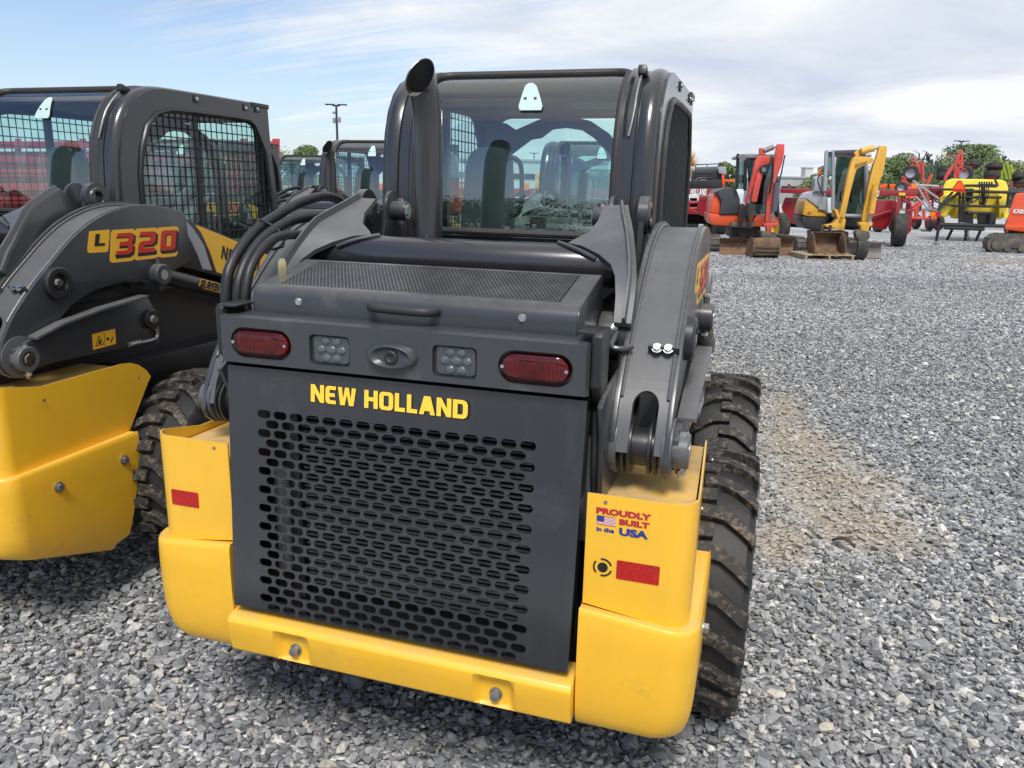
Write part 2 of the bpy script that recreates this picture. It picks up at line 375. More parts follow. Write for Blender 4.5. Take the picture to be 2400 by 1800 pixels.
# heavy block capitals (unit height), each a list of outlines and of (outer, inner) rings
def glyph(ch):
    b = .24
    if ch == 'N': return .80, [[(0,0),(b,0),(b,1),(0,1)], [(.56,0),(.80,0),(.80,1),(.56,1)], [(b,1),(b,.56),(.56,0),(.56,.44)]], []
    if ch == 'E': return .66, [[(.16,0),(.62,0),(.62,.2),(.28,.2),(.24,.26),(.24,.40),(.56,.40),(.56,.60),(.24,.60),(.24,.74),(.28,.80),(.62,.80),(.62,1),(.16,1),(.05,.94),(0,.80),(0,.20),(.05,.06)]], []
    if ch == 'W': return 1.06, [[(0,1),(.14,0),(.40,0),(.53,.62),(.66,0),(.92,0),(1.06,1),(.82,1),(.76,.34),(.64,1),(.42,1),(.30,.34),(.24,1)]], []
    if ch == 'H': return .78, [[(0,0),(b,0),(b,.40),(.54,.40),(.54,0),(.78,0),(.78,1),(.54,1),(.54,.62),(b,.62),(b,1),(0,1)]], []
    if ch == 'L': return .60, [[(0,0),(.58,0),(.58,.22),(b,.22),(b,1),(0,1)]], []
    if ch == 'O': return .80, [], [(rrect(0,0,.80,1,.22,4), rrect(.25,.2,.55,.8,.08,4))]
    if ch == 'D': return .80, [], [([(0,0),(.56,0),(.72,.07),(.80,.25),(.80,.75),(.72,.93),(.56,1),(0,1)], [(.25,.21),(.48,.21),(.54,.28),(.55,.34),(.55,.66),(.54,.72),(.48,.79),(.25,.79)])]
    if ch == 'A': return .88, [[(0,0),(.25,0),(.30,.20),(.58,.20),(.63,0),(.88,0),(.62,1),(.26,1)]], []
    if ch == '3': return .78, [[(.06,0),(.62,0),(.78,.12),(.78,.42),(.70,.5),(.78,.58),(.78,.88),(.62,1),(.06,1),(0,.82),(.5,.82),(.54,.78),(.54,.64),(.5,.6),(.16,.6),(.16,.4),(.5,.4),(.54,.36),(.54,.22),(.5,.18),(0,.18)]], []
    if ch == '2': return .80, [[(0,0),(.8,0),(.8,.2),(.26,.2),(.26,.36),(.64,.36),(.8,.48),(.8,.88),(.64,1),(.04,1),(0,.8),(.5,.8),(.55,.76),(.55,.6),(.5,.56),(.14,.56),(0,.46)]], []
    if ch == '0': return .80, [], [(rrect(0,0,.80,1,.16,3), rrect(.25,.2,.55,.8,.06,3))]
    return .32, [], []
def block_text(txt, h, xs=1.0, gap=.07, shear=0.0, th=.001):
    m = MB(); x = 0
    for ch in txt:
        w_, ps, rs = glyph(ch)
        T = lambda p: ((x+p[0]*xs+shear*p[1])*h, p[1]*h)
        for p in ps: m.prism([T(q) for q in p], 'y', 0, -th)
        for o_, i_ in rs:
            ring_tile(m, [T(q) for q in o_], [T(q) for q in i_], lambda a, b, d: (a, -th+d, b), th, 12)
        x += w_*xs + gap
    wid = (x-gap)*h
    m.v = [(a-wid/2, b, c-h/2) for a, b, c in m.v]; return m, wid
# ------------------------------------------------------------------ skid steer loader (x right, y forward, z up, rear at y = 0)
def both(parent, name, m, fn, bevel=0, **k):
    "build a right-hand part with fn(MB) and its mirror image"
    a = fn(MB()).build(name, m, parent, bevel=bevel, **k); b = fn(MB()).mirx().build(name, m, parent, bevel=bevel, **k); return a, b
def bolt(mb, c, n, r=.011, h=.009, washer=True):
    c = Vector(c); n = Vector(n).normalized()
    if washer: mb.cyl(c, c+n*h*.25, r*1.35, n=16)
    mb.cyl(c+n*h*.25, c+n*h, r, n=6); return mb
CABP = [(.886,1.10),(.888,1.30),(.892,1.449),(.903,1.60),(.918,1.68),(.945,1.755),(.985,1.815),(1.04,1.862),(1.11,1.893),(1.20,1.906),(1.44,1.910),(1.95,1.912)]
_cp = smooth_path([(0,y,z) for y,z in CABP], 5)
_cs = [0]
for i in range(1, len(_cp)): _cs.append(_cs[-1]+(_cp[i]-_cp[i-1]).length)
def cab_at(s_, off=0.0):
    i = 0
    while i < len(_cs)-2 and _cs[i+1] < s_: i += 1
    t = (s_-_cs[i])/(_cs[i+1]-_cs[i]); p = _cp[i].lerp(_cp[i+1], t); d = (_cp[i+1]-_cp[i]).normalized()
    return p.y - d.z*off, p.z + d.y*off
def cab_s(y=None, z=None):
    for i in range(len(_cp)-1):
        a, b = _cp[i], _cp[i+1]
        if z is not None and a.z <= z <= b.z: return lerp(_cs[i], _cs[i+1], (z-a.z)/(b.z-a.z))
        if y is not None and a.y <= y <= b.y: return lerp(_cs[i], _cs[i+1], (y-a.y)/(b.y-a.y))
TK = .415/.388
def make_tyre_mesh():
    m = MB()
    pr = [(.205,-.095),(.225,-.118),(.27,-.130),(.315,-.131),(.345,-.124),(.358,-.112),(.362,-.08),(.3635,0)]
    pr = [(r_*TK, h*1.02) for r_, h in pr]; pr = pr + [(r_, -h) for r_, h in reversed(pr[:-1])]
    m.lathe(pr, (0,0,0), (1,0,0), 72)
    return m.mesh('tyre', TYRE, fixn=True, ang=40)
def make_tread_mesh():
    m = MB(); K = 22
    for sd in (1, -1):
        for k in range(K):
            t0 = 2*math.pi*(k+(.5 if sd < 0 else 0))/K
            cl = [(-.020,.004,.0195,.3875),(.02,.002,.0195,.388),(.046,-.003,.0190,.3875),(.082,-.026,.0190,.3865),(.112,-.048,.0195,.383),(.129,-.060,.020,.374),(.1335,-.064,.020,.345)]
            rings = []
            for (x, a, hw, rt) in cl:
                rb = min(.352, rt-.012)
                ring = []
                for aa, rr in ((a-hw*1.10, rb),(a-hw, rt),(a+hw, rt),(a+hw*1.10, rb)):
                    th = t0 + aa/.385; rr *= TK; ring.append((sd*x*1.02, -rr*math.cos(th), rr*math.sin(th)))
                rings.append(ring)
            m.loft(rings, True, True, True)
    return m.mesh('tread', TREAD, fixn=True, bevel=.003, seg=1, ang=40)
def make_rim_mesh():
    m = MB(); m.lathe([(.214,-.11),(.214,-.085),(.19,-.07),(.19,.03),(.15,.035),(.10,.05),(.06,.05),(.06,.075),(.001,.075)], (0,0,0), (1,0,0), 40)
    m.lathe([(.19,.03),(.19,.09),(.214,.11),(.220,.11)], (0,0,0), (1,0,0), 40)
    for i in range(8): bolt(m, (.05, .085*math.cos(i*math.pi/4), .085*math.sin(i*math.pi/4)), (1,0,0))
    return m.mesh('rim', YEL, fixn=True)
def guard_path(z_, inset=0.0):
    "plan of rear face - rounded corner - side of the yellow guards"
    p = [(.478, .012)]; r_ = .055; cx_, cy_ = .722-r_, .012+r_
    for i in range(9):
        a = R(-90+90*i/8); p.append((cx_+r_*math.cos(a), cy_+r_*math.sin(a)))
    return p + [(.722, .20), (.722, .35), (.722, .5)]
def make_loader(loc, label, group):
    T = thing('skid_steer_loader', label, 'skid loader', loc, 0, group)
    # --- rear door with slotted grille
    pf = lambda a, b, d: (a, .02+(b-1.071)*(.05/.65)+d, b)
    m = MB(); px_, pz = .0464, .02476; z0 = .952; hw = lambda z: lerp(.459, .466, (z-.421)/.65)
    def q(x0, x1, za, zb, xa=None, xb=None): m.add([pf(x0,za,0),pf(x1,za,0),pf(x1 if xb is None else xb,zb,0),pf(x0 if xa is None else xa,zb,0)], [(0,1,2,3)])
    for r_ in range(22):
        zc = z0-r_*pz; odd = r_ % 2 == 0; xs = [-.360+.0464*i for i in range(16)] if odd else [-.3368+.0464*i for i in range(15)]
        for x in xs:
            ring_tile(m, [(x-px_/2,zc-pz/2),(x+px_/2,zc-pz/2),(x+px_/2,zc+pz/2),(x-px_/2,zc+pz/2)], stadium(x, zc, .0375, .0205, 5), pf, .004, 8)
        za, zb = zc-pz/2, zc+pz/2
        m.add([pf(-hw(za),za,0),pf(xs[0]-px_/2,za,0),pf(xs[0]-px_/2,zb,0),pf(-hw(zb),zb,0)],[(0,1,2,3)])
        m.add([pf(xs[-1]+px_/2,za,0),pf(hw(za),za,0),pf(hw(zb),zb,0),pf(xs[-1]+px_/2,zb,0)],[(0,1,2,3)])
    zt, zb = z0+pz/2, z0-21*pz-pz/2
    q(-hw(zt), hw(zt), zt, 1.069, -.466, .466); q(-.459, .459, .421, zb, -hw(zb), hw(zb))
    for sx in (-1, 1):   # folded flanges
        m.add([pf(sx*.459,.421,0),pf(sx*.459,.421,.05),pf(sx*.466,1.069,.05),pf(sx*.466,1.069,0)],[(0,1,2,3)])
    m.add([pf(-.466,1.069,0),pf(.466,1.069,0),pf(.466,1.069,.05),pf(-.466,1.069,.05)],[(0,1,2,3)])
    m.add([pf(-.459,.421,0),pf(.459,.421,0),pf(.459,.421,.05),pf(-.459,.421,.05)],[(0,1,2,3)])
    door = m.build('rear_door', PANEL, T, fixn=False, ang=50)
    t, wd = block_text('NEW HOLLAND', .044, 1.0, .085)
    sc = .412/wd; M = Matrix.Translation(pf(-.018, 1.0205, -.0008)) @ Matrix.Rotation(math.atan2(.05,.65), 4, 'X') @ Matrix.Diagonal((sc,1,1,1)) @ Matrix.Rotation(-R(-90)*0, 4, 'X')
    M = Matrix.Translation(pf(-.018, 1.0205, -.0016)) @ Matrix.Rotation(-math.atan2(.05,.65), 4, 'X') @ Matrix.Diagonal((sc,1,1,1))
    t2, _ = block_text('NEW HOLLAND', .0465, .985, .068)
    t2.xf(Matrix.Translation((.0012, .0011, -.0012)) @ M).build('lettering_shadow', INK, door, fixn=False)
    t.xf(M).build('lettering', YTXT, door, fixn=False)
    # --- radiator behind the grille
    m = MB()
    for k in range(40):
        zc = .47+k*.0126
        m.box((.02, .085, zc), (.62, .03, .0036))
    rad = m.build('radiator_core', FIN, T)
    MB().box((.02,.11,.72),(.64,.02,.62)).build('fin_block', mat('fin_dark',(.015,.015,.015),.6,.3,0,.4,90,.6,240), rad)
    m = MB()
    for x in (-.315, .355): m.box((x,.09,.72),(.03,.05,.60))
    m.build('radiator_tank', BLACK, rad, bevel=.004)
    MB().cyl((-.36,.075,.5),(-.36,.075,.78),.022).build('coolant_pipe', GREYL, rad)
    # --- light bar
    bar = MB().box((0,.075,1.140),(.936,.115,.118)).build('light_bar', BARPL, T, bevel=.018, seg=3)
    fz = lambda a, b, d: (a, .0035+(.006 if b > 1.185 else 0)+d, b)
    m = MB(); zl, zh = 1.083, 1.197; holes = []
    for sx in (-1, 1):
        holes += [(sx*.350, stadium(sx*.350, 1.136, .172, .075)), (sx*.160, rrect(sx*.160-.054, 1.097, sx*.160+.054, 1.171, .012, 3))]
    holes.sort(key=lambda h: h[0]); holes.insert(2, (.006, None)); edges = [-.463,-.235,-.085,.085,.235,.463]
    for (x, h), xa, xb in zip(holes, edges[:-1], edges[1:]):
        rect = [(xa,zl),(xb,zl),(xb,zh),(xa,zh)]
        if h: ring_tile(m, rect, h, lambda a, b, d: (a, d, b), .017, 24)
        else: m.add([(a,0,b) for a,b in rect],[(0,1,2,3)])
    m.add([(-.463,0,zh),(.463,0,zh),(.466,.02,1.2005),(-.466,.02,1.2005)],[(0,1,2,3)])
    m.add([(-.463,0,zl),(.463,0,zl),(.466,.02,1.0795),(-.466,.02,1.0795)],[(3,2,1,0)])
    for sx in (-1,1): m.add([(sx*.463,0,zl),(sx*.463,0,zh),(sx*.4685,.02,1.2005),(sx*.4685,.02,1.0795)],[(0,1,2,3)])
    m.build('face_plate', BARPL, bar, fixn=True, ang=40)
    for sx in (-1, 1):
        c = Vector((sx*.350, .010, 1.137)); m = MB(); st = stadium(0,0,.158,.061,10); n_ = len(st); cs = [(0,0)]
        rings = [[(x*k, -h, z*k) for x, z in st] for k, h in ((1,0),(1,.008),(.985,.0125),(.95,.0165),(.85,.0195),(.6,.0215),(.3,.022),(.02,.022))]
        m.loft(rings, True, True, True)
        l = m.build('tail_light', LENS, T); l.location = c
        m = MB().prism(stadium(0,0,.150,.054,10),'y',-.001,-.002)
        m.build('lamp_back', mat('lamp_back',(.30,.28,.28),.35,.5), l)
        pr_ = []
        for k in range(9): pr_ += [(.029-k*.003, -.0035-.0009*k), (.0275-k*.003, -.0065-.0009*k)]
        MB().lathe(pr_+[(.0005,-.012)], (-.012*sx,0,0), (0,1,0), 32).build('lamp_bowl', BOWL, l, ang=25)
        m = MB(); [m.box((sx*(.028+.0085*k),-.005,0),(.004,.006,.050)) for k in range(5)]; m.build('lamp_flutes', BOWL, l)
        m = MB()
        for k in (-.073,.073): m.cyl((k,-.0145,0),(k,-.0205,0),.0042,n=10)
        m.build('lens_screw', ZINC, l)
        c = Vector((sx*.160,.0145,1.134)); m = MB().prism(rrect(-.047,-.031,.047,.031,.01,3),'y',0,-.004)
        l = m.build('work_light', CHROME, T); l.location = c; m = MB()
        for dx, dz in ((0,0),(-.028,0),(.028,0),(-.014,.021),(.014,.021),(-.014,-.021),(.014,-.021)): m.ell((dx,-.004,dz),(.0125 if (dx,dz)!=(0,0) else .014,.006,.0105),14,8)
        m.build('led_lens', CLEAR, l)
        m = MB().prism(rrect(-.049,-.033,.049,.033,.011,3),'y',-.0105,-.0125); m.build('cover_glass', glassmat('lamp_cover',(.9,.92,.92),f0=.025) if 'lamp_cover' not in MATS else MATS['lamp_cover'], l)
    m = MB(); rings = []
    for k, h in ((1,-.002),(.96,.008),(.88,.015),(.76,.0175),(.66,.013),(.55,.0085),(.3,.0075),(.02,.0075)):
        rings.append([(.006+.066*k*math.cos(2*math.pi*i/36), -h, 1.135+.032*k*math.sin(2*math.pi*i/36)) for i in range(36)])
    cb = m.loft(rings, True, False, True).build('camera_boss', BARPL, bar)
    m = MB().lathe([(.0165,0),(.0165,-.006),(.014,-.008),(.010,-.008),(.007,-.005),(.001,-.004)], (.006,-.006,1.134), (0,1,0), 24); m.build('rear_camera', PLAST, T)
    # --- hood with perforated lid
    hp = [(.082,1.194),(.082,1.232),(.086,1.246),(.095,1.258),(.108,1.2655)]
    m = MB(); y1, zt1 = .335, 1.312
    rings = [[(x,y,z) for y,z in hp] for x in (-.422,.422)]; m.loft(rings, False)
    tf = lambda a, b, d: (a, b, lerp(1.2655, zt1, (b-.108)/(y1-.108))-d)
    xa, xb, ya, yb = -.372, .372, .122, .322
    for x0_, x1_, a_, b_ in ((-.422,.422,.108,ya),(-.422,.422,yb,y1),(-.422,xa,ya,yb),(xb,.422,ya,yb)):
        m.add([tf(x0_,a_,0),tf(x1_,a_,0),tf(x1_,b_,0),tf(x0_,b_,0)],[(0,1,2,3)])
    hood = m.build('hood', GREY, T, fixn=False, ang=50)
    side = hp + [(y1,zt1),(.36,1.30),(.37,1.20),(.36,1.15),(.10,1.15)]
    both(hood, 'end_panel', GREY, lambda mm: mm.prism(side, 'x', .4195, .424), .001)
    m = MB(); pit = .0102; rowp = pit*math.sqrt(3)/2; nr = int((yb-ya)/rowp)+1; rh = .0042; Rr = pit/math.sqrt(3)
    for j in range(nr):
        yy = ya+j*rowp; nx = int((xb-xa)/pit)
        for i in range(nx+1):
            xx = xa+i*pit+(pit/2 if j % 2 else 0)
            O = [(xx+Rr*math.cos(R(30+60*k)), yy+Rr*math.sin(R(30+60*k))) for k in range(6)]
            I = [(xx+rh*math.cos(R(30+60*k)), yy+rh*math.sin(R(30+60*k))) for k in range(6)]
            O = [(min(max(a,xa),xb), min(max(b,ya),yb)) for a,b in O]; I = [(min(max(a,xa),xb), min(max(b,ya),yb)) for a,b in I]
            m.add([tf(a,b,0) for a,b in O]+[tf(a,b,0) for a,b in I]+[tf(a,b,.002) for a,b in I], [(k,(k+1)%6,6+(k+1)%6,6+k) for k in range(6)]+[(6+k,6+(k+1)%6,12+(k+1)%6,12+k) for k in range(6)])
    m.build('perforated_lid', GREY, hood, fixn=False, ang=50)
    MB().prism([(.09,1.18),(.09,1.235),(.33,1.285),(.33,1.18)],'x',-.40,.40).build('hood_liner', DARK, hood)
    m = MB(); hpth = smooth_path([(-.083,.082,1.236),(-.080,.062,1.238),(-.062,.045,1.238),(0,.042,1.236),(.062,.045,1.235),(.080,.062,1.234),(.083,.082,1.232)],4)
    m.tube(hpth, .011, 12).build('handle', PLAST, hood)
    m = MB(); [bolt(m, (x,.082,1.233), (0,-1,0), .007, .006) for x in (-.290,.294)]; m.build('screw', ZINC, hood)
    m = MB().prism([(-.011,0),(.011,0),(.011,.036),(.006,.046),(-.006,.046),(-.011,.036)],'y',-.002,.002)
    lt = m.build('latch_tab', ZINCY, hood, bevel=.0008); lt.location = (-.405,.19,1.280); lt.rotation_euler = (0,0,R(55))
    both(hood, 'corner_bracket', BLACK, lambda mm: mm.prism([(.02,1.10),(.02,1.212),(.03,1.222),(.115,1.222),(.115,1.03),(.09,1.03)],'x',.4705,.492).box((.455,.07,1.219),(.04,.09,.006)), .003)
    # --- rear bumper bar and corners
    bp = [(-.012,.392),(-.045,.384),(-.050,.372),(-.040,.290),(-.032,.283),(.04,.283),(.06,.30),(.06,.398),(.0,.398)]
    m = MB(); xsn = [-.472,-.335,-.318,-.243,-.226,.226,.243,.318,.335,.472]; rings = []
    for i, x in enumerate(xsn):
        rec = i in (2,3,6,7)
        rings.append([(x, (y if (not rec or y > -.031 or z > .36) else -.020) , z) for y, z in [(-.012,.398),(-.040,.390),(-.048,.378),(-.046,.350),(-.044,.338),(-.036,.290),(-.030,.283),(.05,.283),(.05,.398)]])
    bb = m.loft(rings, True, True, True).build('bumper_bar', YSCUFF, T, bevel=.003)
    m = MB(); [bolt(m, (x,-.019,.316), (0,-1,0), .0125, .020) for x in (-.281,.281)]; m.build('bumper_bolt', STEEL, bb, bevel=.0015)
    def corner(mm):
        lv = [(.553,.000),(.560,.006),(.556,-.004),(.545,-.009),(.50,-.012),(.42,-.010),(.36,-.002),(.32,.010),(.29,.028),(.265,.055),(.252,.085),(.25,.10)]
        lv = [(.556,.014),(.559,.006),(.556,-.002),(.547,-.009),(.50,-.012),(.42,-.010),(.36,-.003),(.325,.008),(.295,.026),(.272,.050),(.258,.080),(.252,.12)]
        rings = []
        for z_, ins in lv:
            rc = .075; x1, y0 = .745-ins*.32, -.012+ins*.35; P = [(.4755, y0)]
            for i in range(9):
                a = R(-90+90*i/8); P.append((x1-rc+rc*math.cos(a), y0+rc+rc*math.sin(a)))
            yf = lerp(.47,.575,min(1,(z_-.25)/.25)) - (.05 if z_ < .28 else 0)
            P += [(x1,.2),(x1,.35),(x1,yf)]; P += [(x1-.045,yf),(x1-.045,.2),(x1-.05,y0+.09),(x1-.11,y0+.05),(.4755,y0+.05)]
            rings.append([(a,b,z_-.36*max(0,b-.03)*(.556-z_)/.31+(.024*(1-min(1,(a-.4755)/.24))*max(0,(z_-.50)/.06) if b < .06 else 0)) for a,b in P])
        return mm.loft(rings, True, True, True)
    for c_ in both(T, 'bumper_corner', YSCUFF, corner): pass
    def cbolt(mm):
        for y in (.19,.489): bolt(mm, (.7475,y,.470), (1,0,0), .014, .016)
        return mm
    both(T, 'corner_bolt', STEEL, cbolt)
    def cdish(mm):
        for y in (.19,.489): mm.lathe([(.030,.0),(.028,.003),(.022,.001),(.015,.0005)], (.7460,y,.470), (1,0,0), 20)
        return mm
    both(T, 'bolt_dish', YEL, cdish)
    # --- yellow sheet-metal guards with shelf
    def guard(mm):
        P = guard_path(0); n_ = len(P); th = .005
        s_ = [0]
        for i in range(1,n_): s_.append(s_[-1]+math.dist(P[i],P[i-1]))
        P2 = P[:-1]; 
        path = [(x-.022*max(0,(y-.06))/.66,y) for x,y in P2 + [(.722,y) for y in (.42,.5,.57,.62,.66,.70,.72)]]
        def zt_(x,y): return .858 if y < .06 else lerp(.858,.828,min(1,(y-.06)/.1)) if y < .62 else {.62:.822,.66:.806,.70:.775,.72:.745}[y]
        def zb_(x,y): return lerp(.585,.552,min(1,max(0,(x-.478)/.24))) if y < .03 else lerp(.552,.53,min(1,(y-.03)/.1)) if y < .5 else {.5:.53,.57:.545,.62:.615,.66:.668,.70:.722,.72:.744}[y]
        vs_ = []
        for i,(x,y) in enumerate(path):
            a = Vector(path[max(i-1,0)]); b = Vector(path[min(i+1,len(path)-1)]); t_ = (b-a).normalized(); nx, ny = -t_.y, t_.x
            vs_ += [(x,y,zb_(x,y)),(x,y,zt_(x,y)),(x+nx*th,y+ny*th,zt_(x,y)),(x+nx*th,y+ny*th,zb_(x,y))]
        rings = [vs_[4*i:4*i+4] for i in range(len(path))]
        return mm.loft(rings, True, True, True)
    gs = both(T, 'rear_guard', YEL, guard)
    def shelf(mm): return mm.prism([(.480,.019),(.660,.019),(.695,.035),(.710,.065),(.696,.60),(.480,.60)],'z',.775,.806)
    for g_, ob in zip(gs, both(T, 'guard_shelf', YELD, shelf)): pass
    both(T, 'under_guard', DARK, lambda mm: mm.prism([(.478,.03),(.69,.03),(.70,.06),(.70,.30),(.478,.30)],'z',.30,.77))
    both(T, 'guard_rivet', STEEL, lambda mm: mm.cyl((.52,.0125,.842),(.52,.0095,.842),.004,n=10).cyl((.721,.20,.78),(.7245,.20,.78),.005,n=10).cyl((.721,.63,.76),(.7245,.63,.76),.005,n=10))
    # reflectors, vent and the built-in sticker
    MB().prism(rrect(-.670,.662,-.583,.706,.003,2),'y',.0105,.012).build('reflector', REFL, gs[1])
    MB().prism(rrect(.553,.660,.650,.706,.003,2),'y',.0105,.012).build('reflector', REFL, gs[0])
    m = MB(); m.prism(circ(.521,.682,.012,24),'y',.0108,.0125)
    for a0 in (20,140,260):
        arc = [(.521+r_*math.cos(R(a)), .682+r_*math.sin(R(a))) for r_, aa in ((.0185,range(a0,a0+86,12)),) for a in aa] + [(.521+.0225*math.cos(R(a)), .682+.0225*math.sin(R(a))) for a in reversed(range(a0,a0+86,12))]
        m.prism(arc,'y',.0108,.0125)
    m.build('alarm_vent', INK, gs[0])
    stk = MB().prism(rrect(.499,.762,.622,.832,.003,2),'y',.0114,.0125).build('sticker', YEL, gs[0])
    def put(txt, size, bold, cx_, cz_, mm_, nm, sx=1.0, sh=0):
        t_ = text_mb(txt, size, bold, .0003, shear=sh); t_.xf(Matrix.Translation((cx_, .0105, cz_)) @ Matrix.Rotation(R(90),4,'X') @ Matrix.Diagonal((sx,1,1,1))); return t_.build(nm, mm_, gs[0], fixn=False)
    put('PROUDLY', .0190, .0010, .5600, .8195, REDP, 'lettering', 1.42); put('BUILT', .0180, .0010, .5860, .7995, REDP, 'lettering', 1.42)
    put('USA', .0235, .0013, .5850, .7760, BLUEP, 'lettering', 1.45); put('in the', .0140, .0006, .5225, .7750, BLUEP, 'lettering', 1.25)
    m = MB()
    for k in range(7): m.box((.5235+(.0085 if k > 2 else 0), .0106, .7875+(6-k)*.0037*0+k*.0033), (.043-(.017 if k > 2 else 0)*1.0, .0004, .0017))
    m.build('flag_stripes', REDP, gs[0]); 
    m = MB()
    for k in range(6): m.box((.5235+(.0085 if k > 1 else 0), .0107, .7892+k*.0033), (.043-(.017 if k > 1 else 0), .0004, .0016))
    m.build('flag_stripes', WHITE, gs[0]); MB().box((.5105,.0106,.8023),(.0172,.0004,.0128)).build('flag_canton', BLUEP, gs[0])
    # --- chassis
    MB().prism([(.10,.30),(.10,1.0),(.40,1.06),(.88,1.12),(1.95,1.10),(2.05,.80),(2.05,.30),(1.7,.20),(.4,.20)],'x',-.45,.45).build('chassis', BLACK, T, bevel=.01)
    both(T, 'side_plate', GREY, lambda mm: mm.prism([(.075,.80),(.055,.99),(.02,1.055),(.06,1.075),(.34,1.10),(.34,.80)],'x',.488,.500), .002)
    both(T, 'side_hose', HOSE, lambda mm: mm.tube(smooth_path([(.472,.09,1.03),(.476,.085,.97),(.478,.08,.90),(.478,.10,.80)],5),.011,10))
    both(T, 'side_reservoir', GREYL, lambda mm: mm.cyl((.470,.11,.70),(.470,.11,.96),.024,n=18), .004)
    MB().box((0,.30,1.10),(.90,.40,.15)).build('engine_deck', DARK, T)
    MB().box((0,.60,1.16),(.80,.50,.14)).build('deck_cover', BLACK, T, bevel=.01)
    both(T, 'running_rail', BLACK, lambda mm: mm.box((.53,1.35,.74),(.14,1.3,.10)), .01)
    both(T, 'inner_fender', BLACK, lambda mm: mm.box((.475,1.2,.86),(.012,1.8,.36)))
    # --- loader arms
    OUT = [(.120,.905),(.135,.960),(.155,1.003),(.195,1.062),(.277,1.148),(.368,1.226),(.472,1.308),(.57,1.365),(.687,1.405),(.807,1.419),(.935,1.412),(1.07,1.385)]
    so = [(p.y,p.z) for p in smooth_path([(0,y,z) for y,z in OUT],4)]
    LOW = [(1.085,1.18),(.93,1.135),(.90,1.095),(.86,1.088),(.82,1.105),(.775,1.121),(.70,1.129),(.647,1.126),(.535,1.111),(.436,1.074),(.386,1.036),(.35,1.0),(.29,.945),(.262,.895),(.235,.860),(.20,.850),(.16,.860),(.132,.880)]
    def arm_plates(mm): return mm.prism(so+LOW,'x',.628,.641).prism([(y-.004,z+.012) for y,z in so[3:]]+[(y,z) for y,z in so[-1:]]+LOW,'x',.500,.513)
    ap = both(T, 'arm_side_plate', GREY, arm_plates, .002)
    def cover(mm):
        ii = [i for i,(y,z) in enumerate(so) if z > 1.075]; top = [so[i] for i in ii]; n_ = len(top)
        rings = []
        for i,(y,z) in enumerate(top):
            a = Vector(top[max(i-1,0)]); b = Vector(top[min(i+1,n_-1)]); d = (b-a).normalized(); ny, nz_ = -d.y, d.x
            rings.append([(.513,y-.004*ny,z-.004*nz_),(.628,y-.004*ny,z-.004*nz_),(.628,y-.014*ny,z-.014*nz_),(.513,y-.014*ny,z-.014*nz_)])
        mm.loft(rings, True, True, True)
        low = [p for p in so if .925 <= p[1] <= 1.08]; yl, zl = low[0]; yh, zh = top[0]
        def yz(z):          # y on the arm's rear outline at height z
            for (ya_,za_),(yb_,zb_) in zip(so[:-1],so[1:]):
                if za_ <= z <= zb_: return lerp(ya_,yb_,(z-za_)/(zb_-za_))
            return so[0][0]
        zt_ = top[0][1]
        arc = [(.5745+.031*math.cos(R(a)), 1.030+.032*math.sin(R(a))) for a in range(180,-1,-15)]
        for half in (0,1):
            ins = [(.5435,.925),(.5435,.98)]+arc[:7] if half == 0 else [(.6055,.925),(.6055,.98)]+arc[:5:-1]
            rings = []
            for x_,z_ in ins: y_ = yz(z_); xe = .513 if half == 0 else .628; rings.append([(xe,y_+.003,z_-.002),(x_,y_+.003,z_-.002),(x_,y_+.03,z_-.012),(xe,y_+.03,z_-.012)])
            mm.loft(rings, True, True, True)
        y_, z_ = yz(1.062), 1.062; mm.loft([[(.513,y_+.003,z_-.002),(.628,y_+.003,z_-.002),(.628,y_+.014,z_-.01),(.513,y_+.014,z_-.01)],[(.513,top[0][0]+.003,zt_-.002),(.628,top[0][0]+.003,zt_-.002),(.628,top[0][0]+.014,zt_-.01),(.513,top[0][0]+.014,zt_-.01)]],True,True,True)
        return mm
    both(T, 'arm_cover', GREYL, cover, ang=45)
    def beads(mm):
        g_ = random.Random(5); ii = [p for p in so if p[1] > 1.03][::1]
        for x_ in (.5155,.6255):
            pts = smooth_path([(x_,y,z) for y,z in ii], 5); mm.tube(pts, .004, 6, radii=[.0034+.0014*abs(math.sin(i*1.9))+g_.uniform(0,.0006) for i in range(len(pts))])
        return mm
    both(T, 'weld_bead', GREYL, beads)
    def slotarch(mm):
        P = [(.5525,1.073)]; arc = [(.574+.0225*math.cos(R(a)), 1.072+.024*math.sin(R(a))) for a in range(180,-1,-15)]
        yz = lambda z: lerp(.195,.277,(z-1.062)/(1.148-1.062))+.004
        top = [(.5135,1.107),(.6275,1.107)]
        pts = [(.5135,1.068)]+arc+[(.6275,1.068)]+[(.6275,1.112),(.5135,1.112)]
        return mm
    def pinfork(mm):
        mm.cyl((.52,.20,.92),(.625,.20,.92),.046,n=28)
        for x in (.530,.545,.592,.607): mm.cyl((x-.004,.20,.92),(x+.004,.20,.92),.066,n=28)
        mm.prism([(.19,.96),(.29,1.02),(.30,.98),(.24,.90)],'x',.533,.545).prism([(.19,.96),(.29,1.02),(.30,.98),(.24,.90)],'x',.592,.604)
        return mm
    both(T, 'pivot_yoke', BLACK, pinfork, .001)
    both(T, 'pivot_disc', GREYL, lambda mm: mm.cyl((.497,.20,.925),(.516,.20,.925),.075,n=32).cyl((.620,.20,.925),(.645,.20,.925),.072,n=32), .002)
    def boss(mm): return mm.lathe([(.001,0),(.044,0),(.044,.038),(.041,.042),(.029,.042),(.026,.039),(.001,.039)],(.640,.20,.92),(1,0,0),28)
    both(T, 'pivot_pin', GREYL, boss)
